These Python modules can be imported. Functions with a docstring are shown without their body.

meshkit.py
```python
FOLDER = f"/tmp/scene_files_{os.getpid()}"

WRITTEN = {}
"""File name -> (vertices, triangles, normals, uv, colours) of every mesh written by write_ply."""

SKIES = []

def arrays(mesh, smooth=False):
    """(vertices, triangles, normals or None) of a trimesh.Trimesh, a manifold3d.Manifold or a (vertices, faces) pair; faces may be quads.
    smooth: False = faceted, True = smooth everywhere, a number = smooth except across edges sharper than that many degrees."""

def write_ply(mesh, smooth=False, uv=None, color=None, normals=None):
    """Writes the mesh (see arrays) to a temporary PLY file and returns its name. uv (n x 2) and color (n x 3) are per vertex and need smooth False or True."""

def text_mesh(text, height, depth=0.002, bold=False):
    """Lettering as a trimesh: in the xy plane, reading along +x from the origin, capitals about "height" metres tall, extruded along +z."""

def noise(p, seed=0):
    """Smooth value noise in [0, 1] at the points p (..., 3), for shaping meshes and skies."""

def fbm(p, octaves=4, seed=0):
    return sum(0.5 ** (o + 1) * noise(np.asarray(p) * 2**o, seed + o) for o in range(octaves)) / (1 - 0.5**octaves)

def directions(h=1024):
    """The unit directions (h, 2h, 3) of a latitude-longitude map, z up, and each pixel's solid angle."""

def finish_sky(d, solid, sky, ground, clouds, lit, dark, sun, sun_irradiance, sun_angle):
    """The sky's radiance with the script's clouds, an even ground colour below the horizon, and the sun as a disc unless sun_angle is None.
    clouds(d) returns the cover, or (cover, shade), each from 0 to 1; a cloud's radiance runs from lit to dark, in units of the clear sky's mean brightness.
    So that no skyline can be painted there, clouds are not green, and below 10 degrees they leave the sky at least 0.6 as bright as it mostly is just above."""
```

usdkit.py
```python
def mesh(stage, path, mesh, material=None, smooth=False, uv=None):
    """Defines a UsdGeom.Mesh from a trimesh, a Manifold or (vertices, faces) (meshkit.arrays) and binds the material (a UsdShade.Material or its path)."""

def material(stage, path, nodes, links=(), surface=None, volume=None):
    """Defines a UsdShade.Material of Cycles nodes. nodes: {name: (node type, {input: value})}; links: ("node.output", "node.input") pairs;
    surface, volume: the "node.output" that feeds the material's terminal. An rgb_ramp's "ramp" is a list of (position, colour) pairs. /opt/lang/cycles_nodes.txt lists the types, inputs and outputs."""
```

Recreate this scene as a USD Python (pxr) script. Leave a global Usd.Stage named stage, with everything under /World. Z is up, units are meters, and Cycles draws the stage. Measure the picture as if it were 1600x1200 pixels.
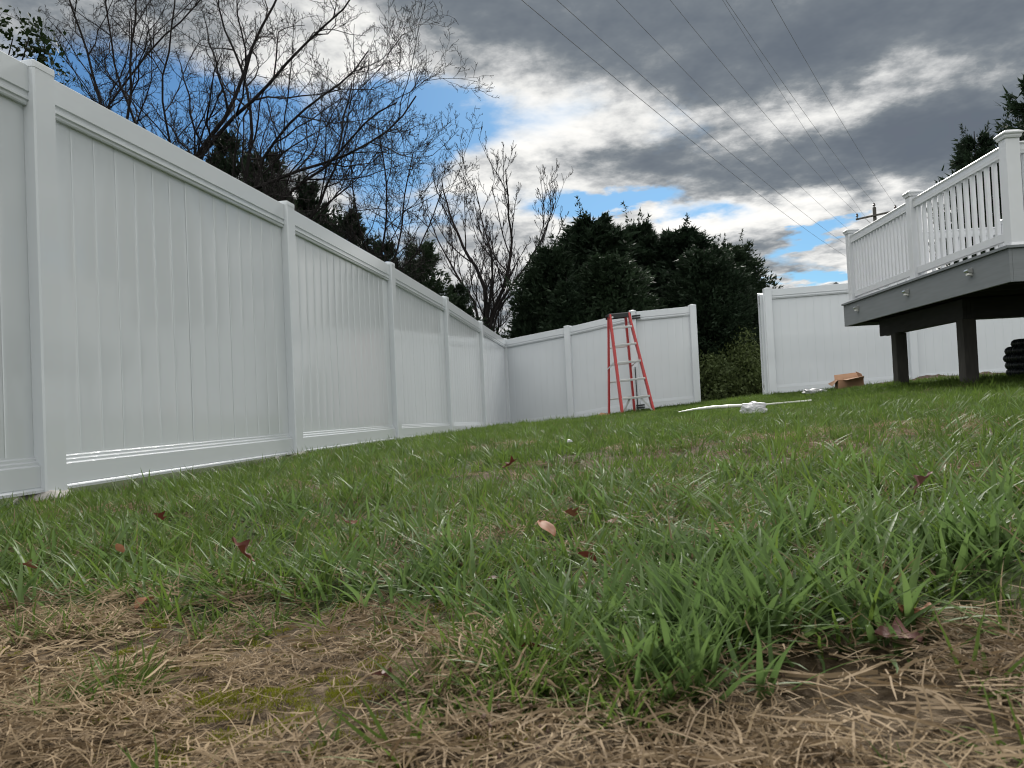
import math, random
import numpy as np, trimesh, usdkit, meshkit
from pxr import Usd, UsdGeom, UsdLux, UsdShade, Gf, Sdf, Vt
from scipy.interpolate import RBFInterpolator, RegularGridInterpolator
from scipy.spatial import Delaunay

stage = Usd.Stage.CreateInMemory()
UsdGeom.SetStageUpAxis(stage, UsdGeom.Tokens.z)
UsdGeom.SetStageMetersPerUnit(stage, 1.0)
UsdGeom.Xform.Define(stage, '/World')
UsdGeom.Scope.Define(stage, '/World/Looks')

# ------------------------------------------------------------------ camera
EYE = np.array([0.0, 0.0, 0.27])
F_PX, PITCH, ROLL = 1200.0, math.atan(29 / 1200), 0.046
fw = np.array([0, math.cos(PITCH), math.sin(PITCH)])
up0 = np.array([0, -math.sin(PITCH), math.cos(PITCH)])
rt = math.cos(ROLL) * np.array([1.0, 0, 0]) - math.sin(ROLL) * up0
up = math.sin(ROLL) * np.array([1.0, 0, 0]) + math.cos(ROLL) * up0
cam = UsdGeom.Camera.Define(stage, '/World/camera')
cam.AddTransformOp().Set(Gf.Matrix4d(*rt, 0, *up, 0, *(-fw), 0, *EYE, 1))
cam.CreateFocalLengthAttr(26.0)
cam.CreateHorizontalApertureAttr(26.0 * 1600 / F_PX)
cam.CreateClippingRangeAttr(Gf.Vec2f(0.05, 5000))
cam.CreateFStopAttr(15.0)
cam.CreateFocusDistanceAttr(2.6)
cam.CreateExposureAttr(0.92)

# ------------------------------------------------------------------ sky and sun
SUN_EL, SUN_AZ = math.radians(37), math.radians(12)
SKY_STRENGTH = 0.10


class Graph:
    """Collects shader nodes by small expressions."""
    def __init__(s):
        s.n, s.l, s.k = {}, [], 0

    def node(s, kind, out, **inp):
        s.k += 1
        name = f'n{s.k}'
        vals = {}
        for key, v in inp.items():
            if isinstance(v, str) and '.' in v and v.split('.')[0] in s.n:
                s.l.append((v, f'{name}.{key}'))
            else:
                vals[key] = v
        s.n[name] = (kind, vals)
        return f'{name}.{out}'

    def m(s, op, a, b=0.0, c=0.0, clamp=False):
        kw = dict(math_type=op, value1=a, value2=b, value3=c)
        if clamp:
            kw['use_clamp'] = True
        return s.node('math', 'value', **kw)

    def smooth(s, v, a, b, lo=0.0, hi=1.0):
        return s.node('map_range', 'result', range_type='smoothstep', value=v, from_min=a, from_max=b, to_min=lo, to_max=hi, clamp=True)

    def mix(s, f, a, b, kind='mix'):
        return s.node('mix', 'color', mix_type=kind, fac=f, color1=a, color2=b)

    def build(s, path, surface=None, volume=None):
        return usdkit.material(stage, path, s.n, s.l, surface=surface, volume=volume)


def px_dir(px, py):
    d = fw + rt * (px - 800) / F_PX + up * (600 - py) / F_PX
    return d / np.linalg.norm(d)


def sky_material():
    g = Graph()
    d = g.node('texture_coordinate', 'generated')
    xyz = g.node('separate_xyz', 'x', vector=d)
    nm = xyz.split('.')[0]
    X, Y, Z = nm + '.x', nm + '.y', nm + '.z'
    az = g.m('arctan2', X, Y)
    el = g.m('arcsine', Z)
    # the cloud layer's plane: directions meet it far off near the horizon
    zz = g.m('add', g.m('maximum', Z, 0.0), 0.16)
    cp = g.node('combine_xyz', 'vector', x=g.m('divide', X, zz), y=g.m('divide', Y, zz), z=0.37)
    n1 = g.node('noise_texture', 'fac', dimensions='3D', vector=cp, scale=1.15, detail=9.0, roughness=0.56, distortion=0.25)
    n2 = g.node('noise_texture', 'fac', dimensions='3D', vector=g.node('mapping', 'vector', vector=cp, location=(7.3, 2.1, 4.4)), scale=2.6, detail=8.0, roughness=0.55, distortion=0.3)
    nw = g.node('noise_texture', 'color', dimensions='3D', vector=g.node('mapping', 'vector', vector=cp, location=(3.1, 9.7, 1.2)), scale=1.9, detail=7.0, roughness=0.58)
    sw = g.node('separate_xyz', 'x', vector=nw).split('.')[0]
    azw = g.m('multiply_add', g.m('subtract', sw + '.x', 0.5), 0.34, az)
    elw = g.m('multiply_add', g.m('subtract', sw + '.y', 0.5), 0.17, el)

    def blobs(rows):
        tot = None
        for px, py, sx, sy, amp, *tilt in rows:
            v = px_dir(px, py)
            a0, e0 = math.atan2(v[0], v[1]), math.asin(v[2])
            t = tilt[0] if tilt else 0.0
            da = g.m('subtract', azw, a0)
            de = g.m('subtract', elw, e0)
            if t:
                de = g.m('multiply_add', da, -t, de)
            q = g.m('add', g.m('power', g.m('absolute', g.m('divide', da, sx / F_PX)), 2.0), g.m('power', g.m('absolute', g.m('divide', de, sy / F_PX)), 2.0))
            e = g.m('multiply', g.m('exponent', g.m('multiply', q, -1.0)), amp)
            tot = e if tot is None else g.m('add', tot, e)
        return tot

    holes = blobs([(250, 190, 150, 90, 1.0), (330, 150, 120, 60, .6), (120, 150, 90, 60, .5), (640, 185, 120, 60, 1.0), (600, 240, 120, 60, .5), (950, 322, 90, 24, 1.4), (1120, 322, 60, 18, .5), (1250, 437, 62, 24, 1.5), (1275, 372, 80, 18, 1.2, .2), (560, 330, 110, 60, .45)])
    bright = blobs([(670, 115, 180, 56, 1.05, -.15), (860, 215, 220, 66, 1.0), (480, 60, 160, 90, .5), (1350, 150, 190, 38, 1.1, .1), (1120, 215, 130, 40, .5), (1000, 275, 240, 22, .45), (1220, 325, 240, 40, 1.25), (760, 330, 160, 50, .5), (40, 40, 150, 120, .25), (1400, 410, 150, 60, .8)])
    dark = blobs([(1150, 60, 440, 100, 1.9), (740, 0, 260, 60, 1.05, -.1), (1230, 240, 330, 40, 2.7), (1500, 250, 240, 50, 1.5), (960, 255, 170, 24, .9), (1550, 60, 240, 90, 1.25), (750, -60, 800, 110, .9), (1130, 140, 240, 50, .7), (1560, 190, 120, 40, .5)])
    # cover: mostly cloud, open where the noise is low
    cov = g.m('add', n1, g.m('multiply', g.m('subtract', n2, 0.5), 0.25))
    cov = g.m('subtract', g.m('add', cov, 0.17), g.m('multiply', holes, 0.42))
    cov = g.smooth(cov, 0.36, 0.58)
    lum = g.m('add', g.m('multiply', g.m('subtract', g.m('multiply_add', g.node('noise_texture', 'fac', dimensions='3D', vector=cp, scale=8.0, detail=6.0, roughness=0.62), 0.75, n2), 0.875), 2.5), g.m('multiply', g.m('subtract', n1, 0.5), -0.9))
    lum = g.m('add', g.m('add', lum, g.smooth(Z, .42, .72, .30, 1.45)), g.m('subtract', g.m('multiply', bright, 0.95), g.m('multiply', dark, 0.42)))  # clouds brightened overhead, mostly out of view, to light the ground and fence
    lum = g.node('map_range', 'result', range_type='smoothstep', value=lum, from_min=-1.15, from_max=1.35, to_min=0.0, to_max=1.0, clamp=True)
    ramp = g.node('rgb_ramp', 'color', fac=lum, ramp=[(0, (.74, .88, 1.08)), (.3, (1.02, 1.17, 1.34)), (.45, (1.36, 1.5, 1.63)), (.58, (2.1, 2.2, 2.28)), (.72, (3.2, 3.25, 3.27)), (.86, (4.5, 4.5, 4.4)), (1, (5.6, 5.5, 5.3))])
    sky = g.node('sky_texture', 'color', sky_type='single_scattering', sun_disc=False, sun_elevation=SUN_EL, sun_rotation=SUN_AZ, altitude=100.0, air_density=1.0, aerosol_density=0.6, ozone_density=1.6)
    blue = g.mix(1.0, sky, (0.22, 0.365, 0.47), 'multiply')
    col = g.mix(cov, blue, ramp)
    # below the horizon: the colour of grass and far ground
    col = g.mix(g.smooth(Z, -0.02, 0.0), (0.35, 0.42, 0.25), col)
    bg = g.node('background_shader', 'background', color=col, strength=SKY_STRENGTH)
    return g.build('/World/Looks/sky', surface=bg)


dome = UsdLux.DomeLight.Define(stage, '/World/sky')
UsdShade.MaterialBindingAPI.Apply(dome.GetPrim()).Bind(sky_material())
dome.GetPrim().SetCustomDataByKey('kind', 'structure')
sun = UsdLux.DistantLight.Define(stage, '/World/sun')
sun.CreateIntensityAttr(0.75)
sun.CreateAngleAttr(13.0)
sun.CreateColorAttr(Gf.Vec3f(1.0, 0.96, 0.9))
sun.GetPrim().CreateAttribute('inputs:normalize', Sdf.ValueTypeNames.Bool).Set(True)
sd = np.array([math.sin(SUN_AZ) * math.cos(SUN_EL), math.cos(SUN_AZ) * math.cos(SUN_EL), math.sin(SUN_EL)])
rot = Gf.Rotation(Gf.Vec3d(0, 0, 1), Gf.Vec3d(*sd))
sun.AddTransformOp().Set(Gf.Matrix4d(rot, Gf.Vec3d(0)))

# ------------------------------------------------------------------ helpers
used = {}


def numbered(parent, name):
    k = (parent, name)
    n = used.get(k, 0)
    used[k] = n + 1
    return name if n == 0 else f'{name}_{n:03d}'


def ppath(parent):
    return '/World' if parent is None else (parent if isinstance(parent, str) else str(parent.GetPath()))


def tag(prim, label=None, category=None, group=None, kind=None):
    for k, v in (('label', label), ('category', category), ('group', group), ('kind', kind)):
        if v:
            prim.SetCustomDataByKey(k, v)
    return prim


def obj(name, mesh, mat, parent=None, smooth=False, **t):
    pp = ppath(parent)
    m = usdkit.mesh(stage, f'{pp}/{numbered(pp, name)}', mesh, mat, smooth=smooth)
    return tag(m.GetPrim(), **t)


def thing(name, loc=(0, 0, 0), rotz=0.0, scale=None, **t):
    x = UsdGeom.Xform.Define(stage, '/World/' + numbered('/World', name))
    x.AddTranslateOp().Set(Gf.Vec3d(*map(float, loc)))
    if rotz:
        x.AddRotateZOp().Set(float(math.degrees(rotz)))
    if scale is not None:
        x.AddScaleOp().Set(Gf.Vec3f(*map(float, np.broadcast_to(scale, 3))))
    return tag(x.GetPrim(), **t)


def dup(src, loc, rotz=0.0, scale=None, name=None, **t):
    r = thing(name or src.GetName().split('_0')[0], loc, rotz, scale, **t)
    r.GetReferences().AddInternalReference(src.GetPath())
    r.SetInstanceable(True)
    return r


def at(px, py, Y):
    d = px_dir(px, py)
    return EYE + d * (Y / d[1])


def hit_z(px, py, z):
    d = px_dir(px, py)
    return EYE + d * ((z - EYE[2]) / d[2])


def cat(ms):
    return trimesh.util.concatenate(ms)


def box(c, size, rotz=0.0):
    b = trimesh.creation.box(size)
    if rotz:
        b.apply_transform(trimesh.transformations.rotation_matrix(rotz, [0, 0, 1]))
    b.apply_translation(c)
    return b


def extrude(profile, A, B, n=None, u=(0, 0, 1)):
    """Sweeps a convex-ish 2D profile (n along the side, u up) from A to B, with end caps."""
    A, B = np.asarray(A, float), np.asarray(B, float)
    P = np.asarray(profile, float)
    d = B - A
    u = np.asarray(u, float)
    if n is None:
        n = np.cross(d, u)
    n = np.asarray(n, float) / np.linalg.norm(n)
    ring = P[:, :1] * n + P[:, 1:] * u
    V = np.vstack([A + ring, B + ring])
    k = len(P)
    f = []
    for i in range(k):
        j = (i + 1) % k
        f += [[i, j, k + j], [i, k + j, k + i]]
    from shapely.geometry import Polygon
    tv, tf = trimesh.creation.triangulate_polygon(Polygon(P), engine='earcut')
    idx = [int(np.argmin(((P - q) ** 2).sum(1))) for q in tv]
    for a, b, c in tf:
        f += [[idx[a], idx[b], idx[c]], [k + idx[c], k + idx[b], k + idx[a]]]
    m = trimesh.Trimesh(V, np.array(f), process=False)
    trimesh.repair.fix_normals(m)
    return m


def bar(A, B, w, h, ch=0.0, u=(0, 0, 1)):
    """A bar of width w and height h along AB, edges chamfered by ch."""
    a, b = w / 2, h / 2
    if ch:
        pr = [(-a + ch, -b), (a - ch, -b), (a, -b + ch), (a, b - ch), (a - ch, b), (-a + ch, b), (-a, b - ch), (-a, -b + ch)]
    else:
        pr = [(-a, -b), (a, -b), (a, b), (-a, b)]
    d = np.asarray(B, float) - np.asarray(A, float)
    d /= np.linalg.norm(d)
    u = np.asarray(u, float)
    if abs(d @ u) > 0.98:
        u = np.array([0, 1.0, 0])
    n = np.cross(d, u)
    n /= np.linalg.norm(n)
    u = np.cross(n, d)
    return extrude(pr, A, B, n, u)


def tubes(paths, radii, sides=5):
    """Tubes round many polylines at once: paths (N, K, 3), radii (N, K)."""
    P, R = np.asarray(paths, float), np.asarray(radii, float)
    N, K = R.shape
    T = np.gradient(P, axis=1)
    T /= np.maximum(np.linalg.norm(T, axis=2, keepdims=True), 1e-9)
    ref = np.where(np.abs(T[..., 2:3]) > 0.9, np.array([1.0, 0, 0]), np.array([0, 0, 1.0]))
    # one reference per path keeps the tube from twisting
    ref = np.repeat(ref[:, :1], K, 1)
    U = np.cross(T, ref)
    U /= np.maximum(np.linalg.norm(U, axis=2, keepdims=True), 1e-9)
    W = np.cross(T, U)
    a = np.arange(sides) / sides * 2 * np.pi
    V = P[:, :, None] + R[:, :, None, None] * (np.cos(a)[:, None] * U[:, :, None] + np.sin(a)[:, None] * W[:, :, None])
    V = V.reshape(-1, 3)
    base = (np.arange(N)[:, None, None] * K + np.arange(K - 1)[None, :, None]) * sides
    i = np.arange(sides)[None, None]
    j = (i + 1) % sides
    q = np.stack([base + i, base + j, base + sides + j, base + sides + i], -1).reshape(-1, 4)
    return V, np.vstack([q[:, [0, 1, 2]], q[:, [0, 2, 3]]])


def merge(parts):
    vs, fs, n = [], [], 0
    for v, f in parts:
        vs.append(v)
        fs.append(f + n)
        n += len(v)
    return np.vstack(vs), np.vstack(fs)


def tube(path, r, sides=8):
    path = np.asarray(path, float)
    v, f = tubes(path[None], np.broadcast_to(r, (1, len(path))), sides)
    K = len(path)
    n = len(v)
    v = np.vstack([v, path[0], path[-1]])
    i = np.arange(sides)
    j = (i + 1) % sides
    f = np.vstack([f, np.stack([j, i, np.full(sides, n)], 1), np.stack([(K - 1) * sides + i, (K - 1) * sides + j, np.full(sides, n + 1)], 1)])
    return trimesh.Trimesh(v, f, process=False)


# ------------------------------------------------------------------ materials
def simple(name, color, rough=0.5, spec=0.5, var=0.12, scale=6.0, bump=0.0, bscale=40.0, metallic=0.0, stretch=(1, 1, 1), trans=None, rnd=0.0):
    g = Graph()
    p = g.node('mapping', 'vector', vector=g.node('geometry', 'position'), scale=stretch)
    n = g.node('noise_texture', 'fac', vector=p, scale=scale, detail=5.0, roughness=0.6)
    c = np.array(color, float)
    col = g.node('rgb_ramp', 'color', fac=n, ramp=[(0.25, tuple(c * (1 - var))), (0.75, tuple(np.minimum(c * (1 + var), 1)))])
    if rnd:
        r = g.node('object_info', 'random')
        col = g.node('hsv', 'color', color=col, value=g.m('multiply_add', r, rnd, 1 - rnd / 2))
    kw = dict(base_color=col, roughness=rough, specular_ior_level=spec, metallic=metallic)
    if bump:
        h = g.node('noise_texture', 'fac', vector=p, scale=bscale, detail=4.0)
        kw['normal'] = g.node('bump', 'normal', height=h, strength=bump, distance=0.01)
    s = g.node('principled_bsdf', 'BSDF', **kw)
    if trans:
        s = g.node('mix_closure', 'closure', fac=trans, closure1=s, closure2=g.node('translucent_bsdf', 'BSDF', color=col))
    return g.build('/World/Looks/' + name, surface=s)


def leafy(name, stops, rough=0.45, trans=0.3, spec=0.35, grad=None):
    """Foliage: a colour picked per leaf island and shifted per plant."""
    g = Graph()
    r = g.node('geometry', 'random_per_island')
    o = g.node('object_info', 'random')
    p = g.node('geometry', 'position')
    n = g.node('noise_texture', 'fac', vector=p, scale=2.2, detail=3.0)
    f = g.m('add', g.m('multiply', r, 0.60), g.m('add', g.m('multiply', o, 0.2), g.m('multiply', n, 0.28)))
    col = g.node('rgb_ramp', 'color', fac=f, ramp=stops)
    s = g.node('principled_bsdf', 'BSDF', base_color=col, roughness=rough, specular_ior_level=spec)
    s = g.node('mix_closure', 'closure', fac=trans, closure1=s, closure2=g.node('translucent_bsdf', 'BSDF', color=col))
    return g.build('/World/Looks/' + name, surface=s)


def vinyl():
    g = Graph()
    p = g.node('geometry', 'position')
    n = g.node('noise_texture', 'fac', vector=p, scale=1.3, detail=4.0)
    col = g.node('rgb_ramp', 'color', fac=n, ramp=[(0.3, (.585, .622, .655)), (0.7, (.618, .652, .682))])
    s = g.node('principled_bsdf', 'BSDF', base_color=col, roughness=0.09, specular_ior_level=0.62)
    return g.build('/World/Looks/white_vinyl', surface=s)


M = {
    'vinyl': vinyl(),
    'rail_white': simple('white_railing', (.60, .62, .645), 0.35, var=.03),
    'fascia': simple('grey_composite', (.165, .18, .19), 0.55, var=.10, scale=3, stretch=(1, 1, 12), bump=.12, bscale=8),
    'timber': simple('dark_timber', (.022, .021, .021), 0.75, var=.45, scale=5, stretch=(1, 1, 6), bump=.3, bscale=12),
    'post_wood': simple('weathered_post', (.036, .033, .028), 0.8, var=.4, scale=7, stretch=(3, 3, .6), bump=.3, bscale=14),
    'red': simple('red_fibreglass', (.40, .045, .045), 0.38, var=.12, scale=9),
    'alu': simple('aluminium', (.62, .63, .63), 0.38, var=.08, metallic=.85),
    'black': simple('black_plastic', (.018, .02, .021), 0.4, var=.2),
    'pipe': simple('black_pipe', (.014, .018, .019), 0.33, var=.25),
    'steel': simple('brushed_steel', (.6, .6, .58), 0.3, metallic=.9, var=.1),
    'lens': simple('lamp_lens', (.75, .75, .72), 0.15, var=.03),
    'card': simple('cardboard', (.40, .235, .145), 0.8, var=.15, scale=5),
    'card_dark': simple('cardboard_darker', (.30, .17, .10), 0.85, var=.15, scale=5),  # darker brown, given to the whole near wall of the box
    'film': simple('plastic_film', (.70, .71, .73), 0.28, var=.03, bump=.12, bscale=14, trans=.25),
    'strip': simple('pale_strip', (.60, .62, .56), 0.4, var=.06),
    'bark': simple('bark', (.018, .016, .016), 0.9, .1, var=.5, scale=7, stretch=(1, 1, .3), bump=.4, bscale=18),
    'twig': simple('twigs', (.017, .015, .015), 0.85, .1, var=.35, scale=4),
    'pole_wood': simple('pole_wood', (.07, .065, .06), 0.85, var=.3, stretch=(4, 4, .4)),
    'wire': simple('cable', (.10, .10, .105), 0.6, var=.1),
    'ceramic': simple('insulator', (.08, .07, .07), 0.3, var=.1),
    'wall': simple('pale_siding', (.5, .5, .48), 0.7),
    'roof': simple('grey_shingle', (.16, .18, .20), 0.85, var=.3, scale=14),
    'glass': simple('dark_window', (.03, .035, .04), 0.08),
    'soil': simple('soil', (.085, .052, .036), 0.95, var=.55, scale=18, bump=.8, bscale=30),
    'concrete': simple('concrete', (.34, .33, .31), 0.9, var=.3, scale=25, bump=.6, bscale=40),
    'leaf_red': simple('leaf_red', (.095, .030, .020), 0.55, .12, var=.4, scale=30, trans=.2),
    'leaf_brown': simple('leaf_brown', (.13, .06, .035), 0.6, .12, var=.35, scale=35, trans=.2),
    'leaf_pale': simple('leaf_pale', (.27, .13, .075), 0.6, .12, var=.3, scale=35, trans=.2),
    'leaf_mauve': simple('leaf_mauve', (.12, .055, .048), 0.5, .12, var=.3, scale=30, trans=.15),
    'yellow': simple('yellow_blade', (.55, .5, .03), 0.5),
    'cedar': leafy('cedar_foliage', [(0.1, (.022, .040, .024)), (.45, (.045, .075, .036)), (.7, (.08, .115, .05)), (1, (.16, .19, .075))], .6, .12, .25),
    'holly': leafy('broad_foliage', [(0.1, (.014, .026, .010)), (.6, (.030, .050, .016)), (.95, (.07, .09, .03))], .6, .2, .12),
    'shrub': leafy('shrub_foliage', [(0.1, (.08, .11, .04)), (.45, (.14, .18, .06)), (.72, (.20, .23, .085)), (.82, (.22, .13, .08)), (1, (.25, .10, .075))], .55, .25, .3),
    'grass': leafy('lawn_grass', [(0.08, (.055, .095, .022)), (.35, (.115, .180, .034)), (.55, (.19, .265, .058)), (.75, (.30, .35, .10)), (.90, (.38, .33, .14)), (1, (.50, .42, .25))], .55, .46, .17),
    'blue_grass': leafy('broad_grass', [(0.08, (.080, .140, .044)), (.4, (.135, .21, .064)), (.7, (.20, .275, .098)), (1, (.31, .37, .14))], .52, .44, .22),
    'straw': leafy('dead_grass', [(0.08, (.12, .082, .046)), (.30, (.29, .215, .130)), (.55, (.51, .415, .275)), (.8, (.68, .60, .44)), (1, (.80, .74, .59))], .75, .2, .2),
    'moss': leafy('moss', [(0.1, (.16, .17, .015)), (.6, (.27, .28, .025)), (1, (.36, .36, .04))], .85, .15, .15),
}

# ------------------------------------------------------------------ terrain
H_POST = 1.95
LEFT = []           # (x, y, ground) of the left fence's posts, nearest first
for px, top, hgt in ((86, 108, 691), (460, 318, 406), (617, 411, 285), (701, 464, 221), (755, 502, 178), (793, 529, 145.6)):
    p = at(px, top, H_POST * F_PX / hgt + .05) - (.072, .054, 0)
    LEFT.append(np.array([p[0], p[1], p[2] - H_POST + .01]))
step = LEFT[1] - LEFT[0]
LEFT = [LEFT[0] - 2 * step, LEFT[0] - step] + LEFT
BACK = [LEFT[-1]]
for px, top, hgt in ((887, 508, 153.5), (988, 484, 160), (1081, 475, 159.5)):
    p = at(px, top, H_POST * F_PX / hgt)
    BACK.append(np.array([p[0], p[1], p[2] - H_POST]))
RIGHT = []
for px, top, hgt in ((1198, 449, 171), (1419, 431, 172.5)):
    p = at(px, top, H_POST * F_PX / hgt)
    RIGHT.append(np.array([p[0], p[1], p[2] - H_POST]))
for k in range(3):
    RIGHT.append(RIGHT[-1] + np.array([2.44, -.02, .06]))

ctrl = [p for p in LEFT] + BACK[1:] + RIGHT
ctrl += [np.array(c) for c in [(0, 0.3, -.01), (0, .8, 0), (.8, 1, .05), (-.8, 1, -.03), (0, 2.5, 0), (1.5, 2.5, .085), (-1, 2.5, -.03), (0, 5, .01), (2, 5, .08), (3.5, 5, .15), (0, 8, 0.0), (.7, 8, .035), (1.4, 8, .045), (2, 8, .045), (3.2, 8, .09), (3.2, 10, .035), (4.9, 8.28, .245), (5.2, 10.3, .27), (2.6, 11.0, .035), (3.6, 11.5, .085), (1.2, 11, -.04), (7, 8, .29), (7, 11, .29), (-.2, 11, -.10), (5, 18, .10), (6, 22, .12), (0, 20, -.3), (-6, 14, -.3), (-6, 6, -.2), (-6, 0, -.2), (0, -6, -.05), (6, -4, .25), (12, 6, .4), (12, 16, .38), (8, 20, .25)]]
ctrl = np.array(ctrl)
rbf = RBFInterpolator(ctrl[:, :2], ctrl[:, 2], kernel='thin_plate_spline', smoothing=0.02)
gx, gy = np.linspace(-14, 20, 171), np.linspace(-12, 30, 211)
GX, GY = np.meshgrid(gx, gy, indexing='ij')
gz = rbf(np.stack([GX.ravel(), GY.ravel()], 1)).reshape(GX.shape)
gz = np.clip(gz, -.5, .6)
interp = RegularGridInterpolator((gx, gy), gz)


def ground(x, y):
    x, y = np.asarray(x, float), np.asarray(y, float)
    z = interp(np.stack([np.clip(x, -13.9, 19.9), np.clip(y, -11.9, 29.9)], -1))
    d = np.hypot(x - 2, y - 9)
    w = np.clip((d - 13) / 25, 0, 1)
    z = z * (1 - w) + w * -.1
    near = np.clip(1 - np.hypot(x, y) / 5, 0, 1)
    p = np.stack([x, y, 0 * x], -1)
    z = z + (meshkit.fbm(p * 7, 3, 5) - .5) * .055 * near + (meshkit.fbm(p * 24, 2, 9) - .5) * .022 * near
    return z + (meshkit.noise(p * 1.1, 3) - .5) * .03 * np.clip(1.5 - d / 20, 0, 1)


def gpt(px, py, lift=0.0):
    """Where the ray through a pixel of the photograph meets the ground."""
    d = px_dir(px, py)
    lo, hi = 0.2, 60.0
    ts = np.linspace(lo, hi, 3000)
    P = EYE + ts[:, None] * d
    under = np.nonzero(P[:, 2] < ground(P[:, 0], P[:, 1]) + lift)[0]
    t = ts[under[0]] if len(under) else hi
    p = EYE + t * d
    return np.array([p[0], p[1], float(ground(p[0], p[1]))])


# bare and dry ground in front, with a ragged edge against the lawn
edge_px = [(-200, 965), (0, 958), (150, 962), (300, 998), (450, 985), (560, 985), (700, 990), (790, 1010), (900, 1085), (1000, 1095), (1150, 1060), (1300, 1005), (1420, 960), (1520, 915), (1650, 890), (1900, 860)]
edge = np.array([gpt(*p)[:2] for p in edge_px])
edge_a, edge_d = np.arctan2(edge[:, 0], edge[:, 1]), np.hypot(edge[:, 0], edge[:, 1])
patches = [(*gpt(1130, 706)[:2], 1.0, .62), (*gpt(1480, 668)[:2], 1.6, .75), (*gpt(1020, 715)[:2], .5, .4), (*gpt(980, 935)[:2], .16, .10), (*gpt(1330, 700)[:2], .7, .35)]


def fence_x(y):
    L = np.array(LEFT)
    return np.interp(y, L[:, 1], L[:, 0])


def dryness(x, y):
    x, y = np.asarray(x, float), np.asarray(y, float)
    a, d = np.arctan2(x, y), np.hypot(x, y)
    e = np.interp(a, edge_a, edge_d)
    p = np.stack([x, y, 0 * x], -1)
    n = meshkit.fbm(p * 4, 3, 21) - .5
    v = np.clip((e + n * .45 - d) / .22 + .5, 0, 1)
    v = np.maximum(v, .9 * np.clip(1.4 - np.abs(x - fence_x(y)) / .11 + n, 0, 1) * (y < 16.5))
    for cx, cy, rx, ry in patches:
        q = ((x - cx) / rx) ** 2 + ((y - cy) / ry) ** 2
        v = np.maximum(v, .62 * np.clip(1.35 - q + n * 1.6, 0, 1))
    n2 = meshkit.fbm(p * .9 + 4.1, 3, 33)
    return np.clip(np.maximum(v, np.clip((n2 - .60) * 4, 0, .6)), 0, 1)


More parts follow.
